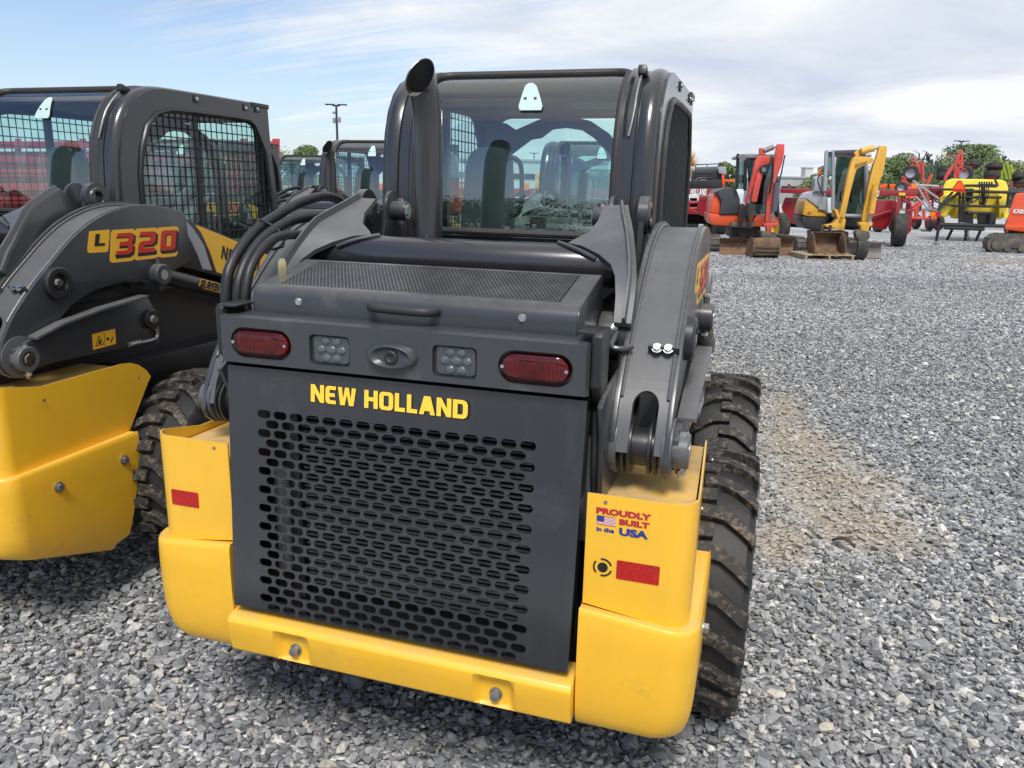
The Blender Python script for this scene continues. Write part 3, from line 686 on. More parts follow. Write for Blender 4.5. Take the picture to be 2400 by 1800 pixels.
    both(T, 'pin_bolt', ZINC, lambda mm: bolt(mm.cyl((.665,.20,.880),(.665,.20,.852),.007,n=10).cyl((.665,.20,.872),(.665,.20,.862),.013,n=6).cyl((.665,.20,.962),(.665,.20,.97),.013,n=6),(.6815,.20,.92),(1,0,0),.018,.003))
    both(T, 'arm_bush', BLACK, lambda mm: mm.lathe([(.001,.0),(.056,.0),(.056,.018),(.050,.024),(.034,.024),(.030,.012),(.001,.012)],(.640,.376,1.16),(1,0,0),32))
    both(T, 'bush_bolt', ZINC, lambda mm: bolt(mm,(.652,.376,1.16),(1,0,0),.012,.014))
    both(T, 'cylinder_boss', GREY, lambda mm: mm.lathe([(.001,0),(.044,0),(.044,.045),(.040,.050),(.026,.050),(.022,.047),(.001,.047)],(.630,.87,1.142),(1,0,0),28).cyl((.655,.87,1.184),(.655,.87,1.206),.010,n=10).cyl((.655,.87,1.100),(.655,.87,1.075),.007,n=10))
    both(T, 'boss_bolt', ZINC, lambda mm: mm.cyl((.655,.87,1.206),(.655,.87,1.214),.012,n=6).cyl((.655,.87,1.092),(.655,.87,1.084),.012,n=6).cyl((.677,.87,1.142),(.681,.87,1.142),.021,n=20))
    both(T, 'lift_cylinder', BLACK, lambda mm: mm.cyl((.625,.90,1.135),(.625,1.70,.905),.034,n=24).cyl((.625,1.70,.905),(.625,2.0,.82),.02,n=16))
    LINK = [(.165,.955),(.155,.905),(.19,.872),(.32,.884),(.50,.879),(.676,.872),(.80,.852),(.83,.862),(.842,.93),(.818,1.012),(.79,1.052),(.76,1.060),(.65,1.050),(.525,1.039),(.352,1.013),(.25,.985)]
    both(T, 'lower_link', GREY, lambda mm: mm.prism(LINK,'x',.6435,.6585), .003)
    both(T, 'link_flange', GREYL, lambda mm: mm.loft([[(x,y,z+dz) for x,dz in ((.6440,.0),(.690,.0),(.690,-.010),(.6440,-.010))] for y,z in ((.235,.992),(.352,1.024),(.525,1.050),(.65,1.061),(.76,1.071))],True,True,True), .001)
    both(T, 'link_pin', BLACK, lambda mm: mm.lathe([(.001,0),(.040,0),(.040,.015),(.036,.018),(.001,.018)],(.6580,.789,.968),(1,0,0),26))
    both(T, 'link_bolt', ZINC, lambda mm: bolt(mm,(.6755,.789,.968),(1,0,0),.014,.014))
    both(T, 'grease_line', STEEL, lambda mm: mm.tube(smooth_path([(.665,.69,.885),(.667,.74,.882),(.668,.80,.885),(.668,.815,.90),(.668,.812,.925)],4),.007,8).cyl((.664,.66,.884),(.664,.72,.884),.010,n=8))
    BOOM = [(.95,1.40),(1.07,1.384),(1.265,1.318),(1.486,1.247),(1.9,1.11),(2.18,1.0),(2.34,.86),(2.42,.60),(2.42,.25),(2.30,.25),(2.26,.55),(2.18,.74),(2.02,.86),(1.6,1.00),(1.32,1.09),(1.06,1.158),(.95,1.16)]
    bm_ = both(T, 'boom', BLACK, lambda mm: mm.prism(BOOM,'x',.505,.578), .006)
    both(T, 'coupler_leg', BLACK, lambda mm: mm.box((.59,2.02,1.03),(.03,.05,.26),(R(-20),0,0)), .006)
    MB().box((0,2.40,.34),(1.05,.05,.36)).build('coupler_plate', BLACK, T, bevel=.008)
    # hose clamp on the arm cover
    both(T, 'hose_clamp', GREY, lambda mm: mm.tube(smooth_path([(.520,.262,1.150),(.506,.240,1.148),(.480,.232,1.150),(.474,.25,1.158),(.480,.285,1.178)],4),.0075,10).box((.598,.2625,1.149),(.075,.006,.024),(R(40),0,0)), .0)
    both(T, 'clamp_bolt', ZINC, lambda mm: bolt(bolt(mm,(.582,.260,1.1515),(0,-.75,.66),.0095,.010),(.609,.260,1.1515),(0,-.75,.66),.0095,.010))
    # decals on the right arm
    for sx in (1,):
        X = .6412
        def dec(mm, pts, x, th=.0006): return mm.prism(pts,'x',x,x+th)
        dk = mat('decal_dark',(.02,.02,.022),.35,0,.3)
        side_ = ap[0]
        y0_, z0_ = .545, 1.225
        dec(MB(), [(.530,1.262),(.549,1.331),(.645,1.333),(.640,1.300),(.628,1.256),(.620,1.250),(.536,1.252)], X).build('model_decal', YDEC, side_)
        def digits(txt, h, y_, z_, x_, m_, shear=.22, xs=1.40, gap=.14):
            t_, wd_ = block_text(txt, h, xs, gap, shear, .0004)
            t_.v = [(x_ - b_, y_ + a_, z_ + c_) for a_, b_, c_ in t_.v]; t_.build('lettering', m_, side_, fixn=True)
        for y0_ in (.703,.826,.948):       # a yellow plate with cut corners behind each digit
            P_ = [(-.073,-.058),(-.060,-.066),(.040,-.066),(.052,-.058),(.072,.048),(.062,.058),(-.040,.058),(-.052,.050)]
            dec(MB(), [(y0_+a_, 1.273+b_) for a_,b_ in P_], X+.0002*(y0_ > .8)+.0002*(y0_ > .9)).build('digit_plate', YDEC, side_)
        digits('320', .093, .828, 1.268, X+.0010, INK, gap=.20); digits('320', .082, .824, 1.276, X+.0020, DKRED, gap=.375, xs=1.36)
        t_, wd_ = block_text('L', .045, 1.9, .1, .25, .0004); t_.v = [(X+.0010-b_, .590+a_, 1.297+c_) for a_,b_,c_ in t_.v]; t_.build('lettering', INK, side_)
        bp_ = bm_[0]; XB = .5785
        dec(MB(), [(1.095,1.372),(1.13,1.362),(1.19,1.31),(1.25,1.235),(1.295,1.115),(1.23,1.128),(1.20,1.20),(1.15,1.285)], XB).build('grey_stripe', GREYD, bp_)
        dec(MB(), [(1.20,1.328),(1.26,1.312),(1.49,1.238),(1.9,1.10),(2.0,1.06),(1.95,.93),(1.6,1.018),(1.325,1.105),(1.29,1.20),(1.24,1.29)], XB).build('yellow_decal', YDEC, bp_)
        t_, wd_ = block_text('NEW HOLLAND', .062, 1.15, .12, .0, .0004); k_ = .52/wd_; sl = math.atan2(-.30,.92)
        t_.xf(Matrix.Translation((XB+.0009,1.62,1.115)) @ Matrix.Rotation(sl,4,'X') @ Matrix.Rotation(R(90),4,'Z') @ Matrix.Diagonal((k_,1,1,1))).build('lettering', INK, bp_)
        t_ = text_mb('SUPER BOOM', .046, .0022, .0004, shear=.15); t2 = text_mb('SUPER BOOM', .046, .0052, .0004, shear=.15)
        MM = lambda o: Matrix.Translation((.6585+o,1.24,1.040)) @ Matrix.Rotation(math.atan2(-.23,.80),4,'X') @ Matrix.Rotation(R(90),4,'Z') @ Matrix.Rotation(R(90),4,'X')
        t2.xf(MM(.0006)).build('lettering', YDEC, bp_, fixn=False); t_.xf(MM(.0016)).build('lettering', INK, bp_, fixn=False)
        wd = dec(MB(), [(.489,.896),(.492,.955),(.604,.958),(.600,.899)], .6587).build('warning_decal', YDEC, side_)
        m = MB().prism([(.500,.906),(.543,.907),(.522,.945)],'x',.6594,.6597); m.build('warning_triangle', INK, wd)
        m = MB().prism([(.506,.909),(.537,.910),(.522,.938)],'x',.6599,.6602); m.build('warning_triangle', YDEC, wd)
        m = MB().prism([(.516,.912),(.527,.912),(.529,.922),(.523,.931),(.517,.922)],'x',.6604,.6607).prism([(.557,.918),(.572,.922),(.57,.928),(.556,.932)],'x',.6594,.6597).prism([(.575,.905),(.592,.925),(.588,.93),(.573,.912)],'x',.6594,.6597).prism([(.5455,.9),(.5475,.9),(.5485,.953),(.5465,.953)],'x',.6594,.6597); m.build('warning_symbol', INK, wd)
    # --- rear towers, cross tube, lugs
    MB().cyl((-.43,.50,1.318),(.43,.50,1.318),.057,n=32).build('cross_tube', CABG, T, bevel=.003)
    TW = [((.462,.33,1.20),(.506,.33,1.20)),((.458,.36,1.26),(.506,.365,1.26)),((.445,.41,1.305),(.502,.40,1.30)),((.425,.45,1.33),(.495,.43,1.335)),((.385,.485,1.352),(.485,.465,1.37)),((.33,.515,1.370),(.477,.49,1.392)),((.285,.54,1.374),(.470,.515,1.410)),((.300,.555,1.384),(.462,.54,1.422)),((.335,.58,1.404),(.452,.58,1.437)),((.350,.62,1.432),(.440,.62,1.452)),((.352,.70,1.474),(.423,.69,1.476))]
    TW = [tuple((x+(.793-x)*.024, y-.05, z+.004) for x,y,z in pq) for pq in TW]
    def tower(mm):
        rings = []
        for p_, q_ in TW:
            r_ = [Vector(p_).lerp(Vector(q_), t_) for t_ in (0,.33,.66,1)]; rings.append(r_ + [v+Vector((0,.008,-.011)) for v in reversed(r_)])
        return mm.loft(rings, True, True, True)
    both(T, 'tower_plate', GREYL, tower, ang=50)
    def rib(mm):
        rings = []
        for p_, q_ in TW:
            c_ = Vector(q_)+(Vector(p_)-Vector(q_)).normalized()*.018; u_ = Vector((0,-.012,.014))
            rings.append([c_+Vector((-.006,0,0)), c_+Vector((-.003,0,0))+u_, c_+Vector((.003,0,0))+u_, c_+Vector((.006,0,0))])
        return mm.loft(rings, True, True, True)
    both(T, 'tower_rib', GREYL, rib)
    def web(mm):
        rings = []
        for p_, q_ in TW:
            v = Vector(q_); rings.append([v+Vector((-.010,.004,-.006)), v+Vector((-.001,.004,-.006)), v+Vector((-.001,.10,-.09)), v+Vector((-.010,.10,-.09))])
        return mm.loft(rings, True, True, True)
    both(T, 'tower_web', GREY, web)
    both(T, 'weld_bead', GREY, lambda mm: mm.tube(smooth_path([(.270,.492,1.377),(.305,.468,1.370),(.345,.452,1.358),(.385,.442,1.342)],4), .0065, 8))
    def lug(mm):
        c = [(.77+.056*math.cos(R(a)), 1.447+.056*math.sin(R(a))) for a in range(-20,201,20)]
        mm.prism(c+[(.69,1.34),(.82,1.34)],'x',.360,.372); return mm
    both(T, 'inner_lug', GREY, lug, .002)
    both(T, 'outer_lug', GREY, lambda mm: mm.lathe([(.024,0),(.058,0),(.058,.028),(.040,.028),(.036,.034),(.026,.034),(.024,.03)],(.448,.77,1.447),(1,0,0),32,closed=True).prism([(.715,1.44),(.825,1.44),(.86,1.30),(.70,1.30)],'x',.452,.468), .0)
    both(T, 'lug_boss', GREY, lambda mm: mm.cyl((.362,.77,1.440),(.308,.77,1.440),.031,n=26), .003)
    both(T, 'lug_bolt', ZINC, lambda mm: bolt(mm.cyl((.335,.77,1.470),(.335,.77,1.479),.010,n=6).cyl((.335,.77,1.412),(.335,.77,1.396),.008,n=6),(.3085,.77,1.440),(-1,0,0),.019,.004))
    both(T, 'pivot_tube', GREY, lambda mm: mm.cyl((.425,.36,1.155),(.50,.36,1.155),.062,n=30), .003)
    both(T, 'pivot_tube_bolt', ZINC, lambda mm: bolt(mm,(.470,.309,1.188),(0,-.85,.5),.007,.012))
    # --- hoses
    hz_ = [(-.565,[(.21,1.10),(.165,1.15),(.16,1.19),(.163,1.233),(.18,1.286),(.23,1.338),(.31,1.39),(.408,1.424),(.519,1.458),(.638,1.479),(.721,1.475),(.773,1.455),(.805,1.427)],.0150),
           (-.532,[(.21,1.10),(.170,1.15),(.166,1.19),(.171,1.247),(.203,1.300),(.258,1.346),(.334,1.384),(.441,1.412),(.56,1.421),(.646,1.422)],.0150),
           (-.500,[(.21,1.10),(.165,1.15),(.158,1.20),(.163,1.25),(.19,1.302),(.254,1.350),(.339,1.374),(.501,1.366),(.58,1.34)],.0130)]
    for x,p,rr in hz_:
        pts = [(x+.05*max(0,(y-.45)) , y, z) for y,z in p]
        MB().tube(smooth_path(pts,5), rr, 14).build('hydraulic_hose', HOSE, T)
    MB().cyl((-.524,.64,1.422),(-.518,.72,1.428),.021,n=16).cyl((-.518,.72,1.428),(-.515,.77,1.432),.017,n=6).build('hose_fitting', ZINC, T)
    MB().tube([(-.52,.318,1.335),(-.545,.300,1.365),(-.578,.318,1.402),(-.562,.332,1.418),(-.53,.345,1.40),(-.495,.345,1.372),(-.492,.33,1.345),(-.52,.318,1.335)],.004,6).box((-.585,.318,1.412),(.022,.016,.016)).build('cable_tie', PLAST, T)
    m = MB().tube(smooth_path([(.503,.20,.985),(.500,.235,1.02),(.494,.29,1.078),(.492,.34,1.137),(.492,.422,1.222),(.493,.521,1.285),(.492,.62,1.335),(.485,.70,1.372),(.470,.76,1.385)],5),.0145,12); m.build('hydraulic_hose', HOSE, T)
    MB().tube(smooth_path([(.497,.225,.99),(.510,.30,1.075),(.509,.352,1.14),(.507,.435,1.223),(.507,.53,1.29),(.505,.62,1.340),(.497,.70,1.378)],5),.006,8).build('hose_sleeve', mat('braided_sleeve',(.55,.55,.54),.35,.6,0,.3,60,.2,300), T)
    MB().tube([(.478,.43,1.215),(.492,.415,1.24),(.507,.43,1.233),(.505,.445,1.21),(.490,.45,1.203),(.478,.43,1.215)],.004,6).build('cable_tie', PLAST, T)
    # --- exhaust
    m = MB(); n_ = 36; ex, ey, er = -.162, .60, .0425; rings = []; inn = []
    for z in (1.18,1.40,1.60,1.68): rings.append([(ex+er*math.cos(2*math.pi*k/n_), ey+er*math.sin(2*math.pi*k/n_), z) for k in range(n_)])
    for zc, oy, ox in ((1.72,-.003,0),(1.76,-.012,-.002),(1.79,-.022,-.005)):
        rings.append([(ex+ox+er*math.cos(2*math.pi*k/n_), ey+oy+er*math.sin(2*math.pi*k/n_), zc+.35*(er*math.sin(2*math.pi*k/n_))) for k in range(n_)])
    tip = [(ex-.010+er*1.0*math.cos(2*math.pi*k/n_), ey-.032+er*math.sin(2*math.pi*k/n_)-.004, 1.820+.0565*math.sin(2*math.pi*k/n_)) for k in range(n_)]
    rings.append(tip)
    tin = [(ex-.010+(er-.003)*math.cos(2*math.pi*k/n_), ey-.034+(er-.003)*math.sin(2*math.pi*k/n_), 1.820+.0535*math.sin(2*math.pi*k/n_)) for k in range(n_)]
    rings.append(tin)
    m.loft(rings, True); exh = m.build('exhaust_stack', CABG, T, ang=30)
    lr = [tin]
    for zc, oy, ox, rr in ((1.79,-.021,-.005,er-.006),(1.76,-.011,-.002,er-.008),(1.70,0,0,er-.008),(1.55,0,0,er-.008)): lr.append([(ex+ox+rr*math.cos(2*math.pi*k/n_), ey+oy+rr*math.sin(2*math.pi*k/n_), zc+(.35*rr*math.sin(2*math.pi*k/n_) if zc > 1.72 else 0)) for k in range(n_)])
    m = MB(); m.loft(lr, True, False, True)
    m.build('stack_lining', DARK, exh)
    # --- cab
    cab = MB().prism([(.90,1.0),(.90,1.36),(.93,1.36),(.93,1.10),(1.95,1.10),(1.95,1.0)],'x',-.45,.45).build('cab_tub', BLACK, T)
    cross = [(.338,-.012),(.340,.006),(.347,.013),(.356,.013),(.362,.006),(.366,.002),(.395,.003),(.398,-.003),(.402,-.003),(.405,.004),(.425,.010),(.442,.008),(.455,0),(.463,-.013),(.466,-.03)]
    sa = [0.0] + [i*.04 for i in range(1, 200)]
    send = _cs[-1]; ss = [s_ for s_ in _cs]
    def post(mm):
        rings = []
        for s_ in ss:
            rings.append([(x, *cab_at(min(s_, send-1e-6), o)) for x, o in cross])
        return mm.loft(rings, False)
    both(T, 'cab_post', CABG, post, ang=40)
    s0, s1 = cab_s(z=1.375), cab_s(y=1.13)
    m = MB(); rings = []; K = 60
    for i in range(K+1):
        s_ = lerp(s0, s1, i/K); y, z = cab_at(s_, -.004); rings.append([(-.340,y,z),(0,y,z),(.340,y,z)])
    rg = m.loft(rings, False).build('rear_glass', GLASS, T, fixn=False)
    # rubber seal round the glass
    sp = []; r_ = .06
    def corner_s(x_, s_): return (x_, s_)
    loop = [(x, s0+r_) if 0 else None for x in ()]
    def rr2(x0_, a, x1_, b, rad, n_=5):
        return rrect(x0_, a, x1_, b, rad, n_)
    lp = rr2(-.340, s0, .340, s1, .055, 5); dense = []
    for i in range(len(lp)):
        a, b = lp[i], lp[(i+1)%len(lp)]; k = max(1, int(math.dist(a,b)/.04)); dense += [(lerp(a[0],b[0],j/k), lerp(a[1],b[1],j/k)) for j in range(k)]
    pts = [(x, *cab_at(s_, .002)) for x,s_ in dense]; MB().tube(pts+[pts[0]], .0125, 10, False).build('window_seal', RUBSEAL, T)
    # corner infill of the window
    m = MB()
    for cx_, cs_, sx, sg in ((-.340,s0,1,1),(.340,s0,-1,1),(-.340,s1,1,-1),(.340,s1,-1,-1)):
        arc = [(cx_+sx*(.055-.055*math.cos(R(a))), cs_+sg*(.055-.055*math.sin(R(a)))) for a in range(0,91,15)]
        P = [(cx_,cs_)]+arc; m.add([(x,*cab_at(s_,-.001)) for x,s_ in P],[tuple(range(len(P)))])
    m.build('window_corner', CABG, T, fixn=False)
    # sticker on the glass
    sA, sB = cab_s(z=1.763), cab_s(z=1.855); x_ = .034
    m = MB(); P = [(-.016,sB-.004),(-.012,sB),(.012,sB),(.016,sB-.004),(.044,sA+.010),(.041,sA+.002),(.034,sA),(-.034,sA),(-.041,sA+.002),(-.044,sA+.010)]
    rows = []
    for i in range(9):
        s_ = lerp(sA, sB, i/8); hw_ = lerp(.044,.015,i/8); hw_ -= .008 if i in (0,8) else 0
        yz_ = cab_at(s_,.004); xc = x_+.012-.30*(yz_[0]-cab_at(sA)[0]); rows.append([(xc-hw_,*yz_),(xc+hw_,*yz_)])
    st = m.loft(rows, False).build('exit_sticker', STICK, rg, fixn=False)
    m = MB()
    for dx in (-.016,.018): m.box((x_+.004+dx,*cab_at(lerp(sA,sB,.36),.006)),(.009,.002,.007),(R(-20),0,0))
    m.build('sticker_mark', PLAST, rg)
    sC = cab_s(z=1.42)
    for txt, sz, x_, zo in (('CNH',.016,.262,0.012),('TEMPERED',.006,.262,-.004),('AS-2  DOT',.006,.262,-.012)):
        y, z = cab_at(sC, .001); t_ = text_mb(txt, sz, .0004, .0002); t_.xf(Matrix.Translation((x_,y,z+zo)) @ Matrix.Rotation(R(90),4,'X')); t_.build('glass_marking', INK, rg, fixn=False)
    # roof, front frame, sides
    MB().box((0,1.54,1.893),(.69,.82,.022)).build('cab_roof', CABG, T, bevel=.005)
    MB().prism([(1.20,1.895),(1.20,1.875),(1.45,1.845),(1.92,1.835),(1.92,1.895)],'x',-.44,.44).build('headliner', SEAT, T)
    OUTL = [(.90,1.08),(.905,1.30),(.908,1.449),(.918,1.60),(.935,1.69),(.962,1.765),(1.005,1.825),(1.06,1.868),(1.13,1.895),(1.20,1.905),(1.44,1.909),(1.90,1.911),(1.965,1.911),(1.975,1.70),(2.02,1.36),(2.04,1.08)]
    OPEN = [(1.012,1.36),(1.010,1.45),(1.012,1.544),(1.034,1.652),(1.075,1.745),(1.14,1.805),(1.225,1.828),(1.40,1.834),(1.70,1.836),(1.80,1.834),(1.845,1.812),(1.93,1.68),(1.975,1.36),(1.96,1.22),(1.03,1.22)]
    def side(mm):
        ring_tile(mm, OUTL, OPEN, lambda a, b, d: (.470-d, a, b), .02, 40, True, True); return mm
    both(T, 'cab_side', CABG, side, ang=40)
    def lip(mm):
        c = (1.5,1.53); P = [(1.5+(y-1.5)*.985, 1.53+(z-1.53)*.975) for y,z in OPEN]; P = [(.472,y,z) for y,z in P]
        return mm.tube(P+[P[0]], .011, 8, False)
    both(T, 'window_lip', BLACK, lip)
    def mesh_(mm):
        c = (1.5,1.53)
        def span(axis, v):
            xs = []; n_ = len(OPEN)
            for i in range(n_):
                a, b = OPEN[i], OPEN[(i+1)%n_]; i0 = 0 if axis == 'v' else 1; i1 = 1-i0
                if (a[i0]-v)*(b[i0]-v) < 0: xs.append(lerp(a[i1], b[i1], (v-a[i0])/(b[i0]-a[i0])))
            return (min(xs), max(xs)) if len(xs) >= 2 else None
        y = 1.03
        while y < 1.97:
            s_ = span('v', y)
            if s_: mm.cyl((.466,y,s_[0]),(.466,y,s_[1]),.0027,n=6,caps=False)
            y += .0395
        z = 1.24
        while z < 1.83:
            s_ = span('h', z)
            if s_: mm.cyl((.461,s_[0],z),(.461,s_[1],z),.0027,n=6,caps=False)
            z += .0425
        return mm
    both(T, 'wire_guard', BLACK, mesh_)
    both(T, 'side_glass', GLASS2, lambda mm: mm.add([(.447,y,z) for y,z in OPEN],[tuple(range(len(OPEN)))]), fixn=False)
    both(T, 'door_pillar', BLACK, lambda mm: mm.box((.438,1.42,1.53),(.02,.035,.62)))
    def brk(mm):
        for y in (1.404,1.77,1.867):
            mm.box((.4725,y,1.885),(.006,.03,.034))
        return mm.box((.466,1.90,1.905),(.02,.14,.022))
    both(T, 'guard_bracket', BLACK, brk, .002)
    both(T, 'bracket_bolt', ZINC, lambda mm: bolt(bolt(bolt(mm,(.4755,1.404,1.887),(1,0,0),.006,.006),(.4755,1.77,1.882),(1,0,0),.006,.006),(.4755,1.867,1.887),(1,0,0),.006,.006))
    # front frame with arched header
    ARC = [(-.43,1.66),(-.43,1.80),(-.34,1.80),(-.29,1.770),(-.177,1.816),(-.065,1.834),(.047,1.808),(.13,1.757),(.19,1.69),(.225,1.60),(.24,1.45),(.24,1.12),(.19,1.12),(.190,1.45),(.180,1.56),(.160,1.635),(.13,1.681),(.069,1.736),(.012,1.77),(-.062,1.78),(-.122,1.774),(-.174,1.737),(-.22,1.73),(-.319,1.66),(-.36,1.62),(-.43,1.60)]
    MB().prism(ARC,'y',1.86,1.90).build('lap_bar_arch', SEAT, T, bevel=.006)
    m = MB(); fo = [(-.455,1.10),(.455,1.10),(.455,1.89),(-.455,1.89)]; ring_tile(m, fo, rrect(-.40,1.12,.40,1.825,.06,4), lambda a,b,d: (a,1.93+d,b), .03, 24, True, True)
    m.build('front_frame', BLACK, T)
    MB().add([(-.40,1.945,1.12),(.40,1.945,1.12),(.40,1.945,1.82),(-.40,1.945,1.82)],[(0,1,2,3)]).build('front_glass', GLASS2, T, fixn=False)
    bk = [(-.325,1.10),(-.312,1.40),(-.293,1.60),(-.275,1.645),(-.245,1.663),(-.19,1.668),(-.145,1.662),(-.128,1.645),(-.122,1.56),(-.116,1.40),(-.112,1.10)]
    seat = MB().prism(bk,'y',1.25,1.33).build('seat_back', SEAT, T, bevel=.02, seg=3)
    MB().box((-.215,1.50,1.16),(.26,.42,.10)).build('seat_cushion', SEAT, T, bevel=.02)
    MB().tube(smooth_path([(-.125,1.29,1.63),(-.105,1.29,1.625),(-.085,1.29,1.60),(-.08,1.29,1.54),(-.08,1.29,1.47),(-.09,1.29,1.43),(-.115,1.29,1.415)],4),.009,8).build('grab_loop', PLAST, T)
    both(T, 'control_arm', PLAST, lambda mm: mm.box((.27,1.52,1.27),(.06,.30,.06)).cyl((.27,1.64,1.29),(.25,1.66,1.43),.016,n=10), .008)
    MB().box((-.01,1.28,1.395),(.062,.02,.042)).cyl((-.06,1.28,1.385),(-.01,1.28,1.385),.005,n=6).build('inner_mirror', PLAST, T, bevel=.006)
    MB().box((.15,1.5,1.84),(.18,.08,.03)).build('dome_lamp', mat('grey_trim',(.20,.20,.20),.5), T, bevel=.008)
    # gas strut bracket and wiper lead on the right post
    m = MB().box((.388,1.055,1.888),(.028,.05,.030),(R(-18),0,0)); m.build('post_cap', BLACK, T, bevel=.006)
    pth = [(.386,*cab_at(cab_s(z=z), .012)) for z in (1.875,1.85,1.80,1.76)] + [(.382,*cab_at(cab_s(z=1.72), .010)),(.376,*cab_at(cab_s(z=1.68), .008))]
    MB().tube(smooth_path(pth,3), .0045, 8).build('wiper_lead', STEEL, T)
    # --- wheels
    for y in (.78, 1.91):
        for sx in (1, -1):
            wh = link('wheel', RIM, T); wh.location = (sx*.727, y, .314)
            if sx < 0: wh.rotation_euler = (0, 0, math.pi)
            wh.rotation_euler[0] = random.uniform(0, 6)*(1)
            link('tyre', TYM, wh); link('tread', TRM, wh)
    return T
TYM, TRM, RIM = make_tyre_mesh(), make_tread_mesh(), make_rim_mesh()
ldr = make_loader((0,0,.10), 'grey and yellow skid loader in front with slotted rear grille and tall exhaust', 'skid loaders parked in rows')
# ------------------------------------------------------------------ the other loaders of the rows (copies of the first)
for loc, lab in (((-2.215,.167,.10), 'skid loader cut off by the left edge, arm and wire guarded cab side in view'),
                 ((-2.593,3.899,.10), 'skid loader in the second row, its exhaust just left of the front loader cab'),
                 ((-.539,3.946,.10), 'skid loader in the second row, seen through the rear window of the front loader'),
                 ((-4.66,3.92,.10), 'skid loader in the second row, seen through the wire guard of the left loader'),
                 ((-5.481,7.384,.10), 'farthest skid loader, low cab and exhaust beside the left loader cab')):
    c = copy_tree(ldr); c.location = loc; c['label'] = lab
    if 'left edge' in lab:
        for ch in c.children:
            if ch.name.startswith('wheel'): ch.location.x *= .79/.727; ch.location.y += .15
# ------------------------------------------------------------------ helpers for the far machines: photo pixels on a plane at distance D, then real depth
zA = lambda x, y: (1580+x/5.183, 300+y/5.183)
zB = lambda x, y: (1980+x/5.183, 300+y/5.183)
EXT = [HF]
def slab(mb, pts, D, dep, zf=None):
    P = [at(*(zf(*p) if zf else p), D) for p in pts]; n = len(P); Q = [p+EXT[0]*dep for p in P]
    return mb.add(P+Q, [tuple(range(n)), tuple(range(2*n-1,n-1,-1))]+[(i,n+i,n+(i+1)%n,(i+1)%n) for i in range(n)])
def rod(mb, a, b, D, r, zf=None, n=8, D2=None):
    return mb.cyl(at(*(zf(*a) if zf else a), D), at(*(zf(*b) if zf else b), D if D2 is None else D2), r, n=n)
class Th:
    "a far thing: empty on the ground + parts given in world space"
    def __init__(s, name, label, cat, px, D, group=None):
        p = at(px, 500, D); p.z = 0; EXT[0] = Vector((p.x-CAM.x, p.y-CAM.y, 0)).normalized(); EXT[0] = (EXT[0]+HF*(1.2 if name == 'mini_excavator' else 0)).normalized(); s.o = thing(name, label, cat, p, 0, group); s.p = p
    def part(s, name, mb, m, bevel=0, parent=None, **k):
        mb.v = [(x-s.p.x, y-s.p.y, z-s.p.z) for x,y,z in mb.v]
        return mb.build(name, m, parent or s.o, bevel=bevel, **k)
ORANGE = mat('orange_paint',(.66,.085,.025),.38,0,.25,.08,3,0,40,(.42,.09,.045),3,.55,.8); REDF = mat('faded_red',(.55,.060,.045),.45,0,.1,.12,3,0,40,(.46,.14,.12),4,.5,.8)
MRED = mat('machine_red',(.27,.012,.020),.32,0,.35,.1,2,0,40,(.20,.02,.022),3,.5,.8); RUST = mat('rusty_steel',(.17,.095,.050),.75,.1,0,.3,4,.2,30,(.085,.062,.045),5,.45,.65)
DSTEEL = mat('worn_steel',(.10,.093,.085),.6,.3,0,.3,5,.1,40,(.20,.15,.10),5,.5,.7); TRK = mat('track_rubber',(.085,.078,.07),.85,0,0,.3,8,.2,30,(.14,.12,.095),6,.45,.7)
EYEL = mat('excavator_yellow',(.66,.36,.045),.45,0,.1,.10,4,0,30,(.30,.19,.06),7,.55,.75); SILV = mat('silver_paint',(.36,.38,.42),.38,.2,.2,.08,3)
GLB = glassmat('far_glass',(.34,.47,.46)); TANK = mat('tank_yellow',(.80,.62,.055),.42,0,.0,.06,2); SMV = mat('slow_triangle',(.90,.10,.015),.4); SMVB = mat('triangle_border',(.45,.02,.01),.4)
WOOD = mat('weathered_wood',(.34,.27,.18),.85,0,0,.25,12,.2,40); GRN = mat('claas_green',(.26,.33,.03),.45,0,.1,.15,5); DGRN = mat('dark_green_paint',(.045,.075,.045),.45,0,.1,.2,5)
AMBER = mat('amber_lens',(.75,.20,.01),.2,0,.6); RTYRE = mat('far_tyre',(.028,.027,.026),.8,0,0,.3,5,.2,25,(.07,.062,.05),4,.5,.7)
def track(mb, c, L, W, H, ax, side):
    "rubber track: stadium in the travel/height plane"
    n = 10; P = []
    for i in range(n+1): a = R(-90+180*i/n); P.append((L/2-H/2+H/2*math.cos(a), H/2+H/2*math.sin(a)))
    for i in range(n+1): a = R(90+180*i/n); P.append((-L/2+H/2+H/2*math.cos(a), H/2+H/2*math.sin(a)))
    A = [c+ax*u+Vector((0,0,h))-side*(W/2) for u,h in P]; B = [p+side*W for p in A]; k = len(P)
    mb.add(A+B,[tuple(range(k)),tuple(range(2*k-1,k-1,-1))]+[(i,(i+1)%k,k+(i+1)%k,k+i) for i in range(k)]); return mb
def lugs(mb, c, L, W, H, ax, side):
    n = int((L-H)*2/.11)
    for i in range(int((L-H)/.11)+1):
        for h in (H+.008,-.0):
            p = c+ax*(-(L-H)/2+i*.11)+Vector((0,0,h)); mb.box(p,(W*.98,.05,.03),Matrix((side,ax,Vector((0,0,1)))).transposed())
    for e in (-1,1):
        for k in range(-2,3):
            a = R(k*34); p = c+ax*e*((L-H)/2+H/2*math.cos(a)+.004)+Vector((0,0,H/2+H/2*math.sin(a))); nrm = (ax*e*math.cos(a)+Vector((0,0,math.sin(a)))); t_ = side.cross(nrm)
            mb.box(p,(W*.98,.05,.03),Matrix((side,t_,nrm)).transposed())
    return mb
